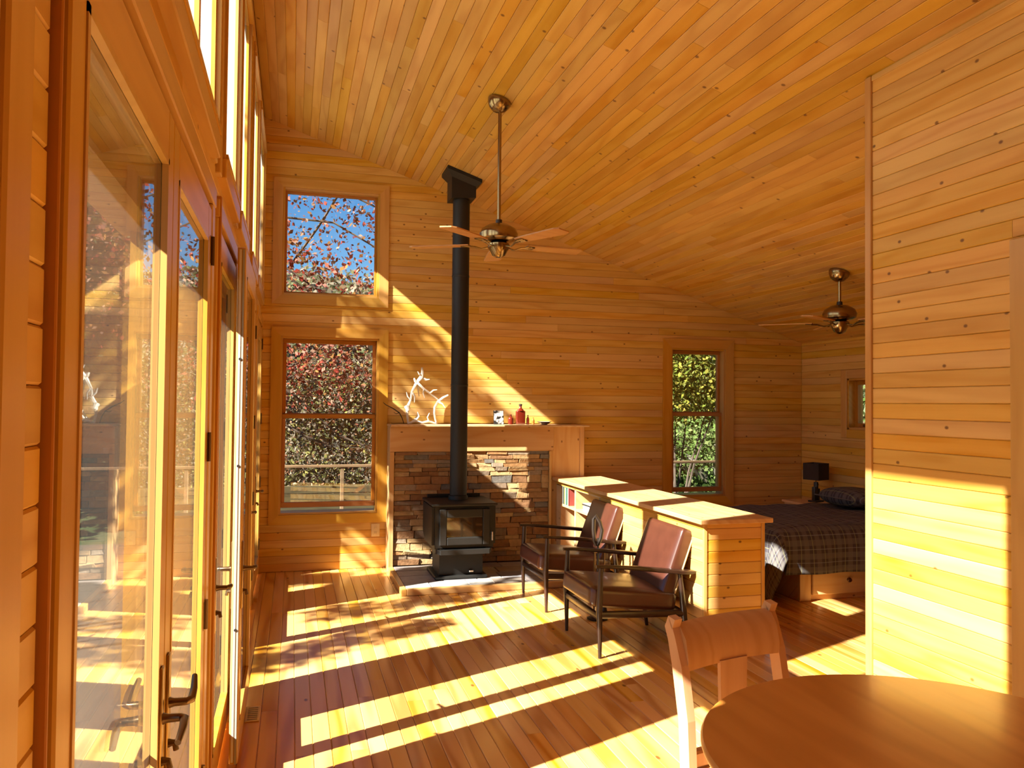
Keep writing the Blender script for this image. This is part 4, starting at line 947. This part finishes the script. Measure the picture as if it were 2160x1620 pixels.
# red maple in front of the high window: trunk at the left, boughs across the glass
ex = np.concatenate([along_branches([((-1.2, 11.2, 5.4), (2.2, 11.2, 3.6)), ((-1.0, 11.5, 4.4), (1.9, 11.0, 2.6)), ((-.6, 11.6, 6.0), (2.6, 11.3, 4.9)), ((-.5, 11.0, 3.6), (.8, 11.2, 2.2)), ((-.9, 11.3, 2.3), (1.3, 11.4, 1.9))], 6500, .27)])
mt = tree('red_maple_tree', 'maple tree with red and orange leaves outside the far windows', 'tree', (-2.1, 11.4, gz0), (.25, -.05, 1), 3.2, .13, 5, 2600, .055, 'red_leaves', .25, 3, extra=ex)
m = MB()
for pts in ([(-1.6, 11.4, 3.9), (-.6, 11.3, 3.75), (.2, 11.2, 3.2), (.9, 11.2, 2.75), (1.35, 11.2, 2.2), (1.5, 11.2, 1.6)], [(-1.6, 11.4, 4.0), (-.3, 11.3, 3.45), (.5, 11.3, 2.9), (.8, 11.3, 2.4), (1.05, 11.3, 1.8)], [(-1.5, 11.4, 4.6), (-.2, 11.2, 4.75), (.6, 11.1, 4.5), (1.5, 11.0, 4.1)], [(-1.5, 11.4, 4.2), (-.1, 11.2, 4.1), (.5, 11.1, 4.05), (1.3, 11.0, 3.6)], [(-.1, 11.3, 3.4), (.3, 11.2, 4.0), (.7, 11.2, 4.7)], [(-1.5, 11.4, 2.6), (0, 11.2, 1.7), (.6, 11.0, 1.15), (1.1, 10.9, .95)], [(-1.5, 11.4, 1.6), (-.2, 11.0, 1.35), (.15, 10.9, 1.15), (.5, 10.9, 1.0)]):
    m.tube([(a+2.1, b-11.4, c_-gz0) for a, b, c_ in pts], [.019-.0027*k for k in range(len(pts))], 6)
m.build('boughs', 'bark', mt, True)
shrub('autumn_shrub', 'dense yellow green and grey shrub behind the deck rail', (.6, 13.2, gz0), [((-.8, 0, 1.5), (1.1, .7, 1.3), 6600), ((.6, .2, 1.6), (1.2, .7, 1.5), 8200), ((1.6, .5, 1.3), (.9, .7, 1.2), 4500), ((0, .3, 2.6), (1.5, .6, .7), 4500)], .05, 'brush_leaves', 14, 2)
shrub('bramble', 'dark tangled bramble with orange leaves below the deck rail', (.3, 11.7, gz0), [((-.5, 0, .9), (1.0, .4, 1.0), 4200), ((.7, 0, .9), (.9, .4, .95), 4000)], .045, 'brush_leaves', 26, 3)
shrub('leafy_shrub', 'small bright green shrub at the corner of the deck', (1.45, 10.33, gz0), [((0, 0, .75), (.4, .18, .5), 1500)], .05, 'grass_blades', 6, 4)
shrub('yellow_leaved_tree', 'yellow leaved tree outside the window by the half wall', (6.2, 12.2, gz0), [((0, 0, 3.25), (1.35, .9, 1.25), 9000), ((.7, .3, 2.6), (.8, .7, .6), 2000), ((-1.0, .3, 2.7), (.7, .7, .7), 2000)], .065, 'yellow_leaves', 10, 5)
shrub('meadow_brush', 'pale green meadow brush below the yellow tree', (7.6, 15.5, gz0+.4), [((0, 0, .8), (2.6, 1.2, .9), 9000), ((1.5, 1.2, 1.6), (2.5, 1.2, 1.2), 7000)], .07, 'grass_blades', 8, 6)
shrub('evergreen_thicket', 'dark green thicket behind the yellow tree', (9.5, 17.5, gz0+1.2), [((0, 0, 2.0), (2.6, 1.5, 2.2), 5200), ((-2.6, .5, 1.8), (1.6, 1.2, 1.8), 2600)], .13, 'green_leaves', 6, 7)
shrub('bedside_thicket', 'green thicket outside the small bedroom window', (10.2, 10.2, gz0+.6), [((0, 0, 2.2), (1.6, 3.0, 2.0), 5200)], .12, 'green_leaves', 6, 8)
shrub('dimming_hedge', 'added dark hedge dimming the view through the door glass', (-4.6, 19, gz0), [((-.5, -4, 3.4), (1.3, 2.6, 4.4), 8000), ((.2, 0, 4.2), (1.8, 3.0, 5.2), 11000), ((-.6, 4, 4.5), (2.2, 3.0, 5.6), 9000)], .2, 'green_leaves', 9, 9)  # added dark foliage, keeps bright outdoors from showing through the door panes
# hillside brush: nobody could count it
n = 42000; hx = rng.uniform(-34, 30, n); hy = rng.uniform(14.5, 50, n); hp = np.stack([hx, hy, terrain_z(hx, hy) + rng.uniform(0, 1, n)**1.6*1.1], 1)
o = leaves('hillside_brush', hp, .26, 'hill_brush', None); tag(o, 'dry grey and tan brush covering the hillside', 'brush', kind='stuff')
n = 16000; hx = rng.uniform(1.5, 13, n); hy = rng.uniform(10.3, 17, n); hp = np.stack([hx, hy, terrain_z(hx, hy) + rng.uniform(0, .28, n)], 1)
o = leaves('meadow_grass', hp, .15, 'grass_blades', None); tag(o, 'rough green grass beyond the deck', 'grass', kind='stuff')
# deck rail and trough
t = thing('deck_railing', 'wooden deck railing outside the far windows', 'railing', (2.5, 10.0, -.08)); O3 = (2.5, 10.0, -.08)
MB().rbox(-3.9, 7.8, 9.97, 10.04, .795, .828, .005, 1).build('top_rail', 'weathered', t, off=O3)
for xx in (-3.8, -1.6, .60, 2.8, 6.6): MB().rbox(xx-.022, xx+.022, 9.98, 10.03, -.08, .795, .004, 1).build('post', 'weathered', t, off=O3)
t = thing('plank_trough', 'long weathered plank trough below the deck rail', 'trough', (.4, 10.75, -.75)); O4 = (.4, 10.75, -.75)
for k in range(4): MB().rbox(-1.0, 1.5, 10.58, 10.62, .10+k*.105, .20+k*.105, .005, 1).build('plank', 'weathered_dark', t, off=O4)
for xx in (-.95, .3, 1.45): MB().rbox(xx-.04, xx+.04, 10.63, 10.70, -.75, .52, .005, 1).build('post', 'weathered_dark', t, off=O4)
# tree on the sunny side whose boughs dapple the light
SD = np.array([math.cos(SUN_AZ), math.sin(SUN_AZ), -SUN_TAN])
def up_sun(p, d): return np.array(p) - SD*d
cl = []
for p, d, r, n in (((-.05, 5.20, 0), 6.0, (.30, .26, .26), 300), ((.35, 5.45, 0), 6.2, (.26, .22, .22), 150), ((.75, 5.66, 0), 6.0, (.36, .22, .24), 260), ((.5, 6.25, 0), 6.4, (.36, .26, .24), 230), ((1.15, 6.45, 0), 6.2, (.36, .22, .20), 240), ((1.75, 6.7, 0), 6.0, (.3, .25, .2), 90),
                   ((1.2, YF, 2.1), 6.5, (.22, .3, .30), 170), ((1.05, YF, 1.7), 6.2, (.2, .3, .2), 110), ((1.75, YF, 1.62), 6.0, (.22, .3, .16), 130), ((.6, YF, 2.4), 6.4, (.25, .3, .25), 120), ((.75, YF, .5), 6.0, (.4, .3, .5), 420), ((.55, YF, 1.4), 6.1, (.25, .3, .35), 240), ((1.35, 7.6, .55), 6.0, (.35, .2, .35), 520), ((1.0, 7.5, 1.0), 6.0, (.25, .25, .3), 260), ((1.6, 7.3, .0), 6.0, (.5, .3, .3), 520), ((1.1, 7.2, .05), 6.0, (.4, .3, .25), 380), ((.15, 7.45, .0), 6.0, (.35, .22, .25), 520), ((.6, 7.3, .0), 6.1, (.3, .2, .2), 300), ((2.5, 6.3, .86), 6.0, (.3, .2, .15), 90)):
    cl.append(blob(up_sun(p, d), r, n))
cl = np.concatenate(cl)
tb = (-6.6, 4.2, gz0)
t = tree('shade_tree', 'thin branched tree on the sunny side of the house', 'tree', tb, (.12, .05, 1), 3.6, .12, 11, 250, .08, 'red_leaves', .2, 2, extra=cl)
m = MB()
for c_ in (up_sun((.4, 5.5, 0), 6.1), up_sun((.8, 6.4, 0), 6.2), up_sun((1.2, YF, 2.1), 6.5), up_sun((.7, YF, .8), 6.0), up_sun((1.3, 7.4, .3), 6.0)):
    q = c_ - np.array(tb); m.tube([(.3, .15, 2.6), tuple(q*.55+np.array((.1, .05, 1.4))), tuple(q)], [.04, .022, .006], 6)
m.build('boughs', 'bark', t, True)
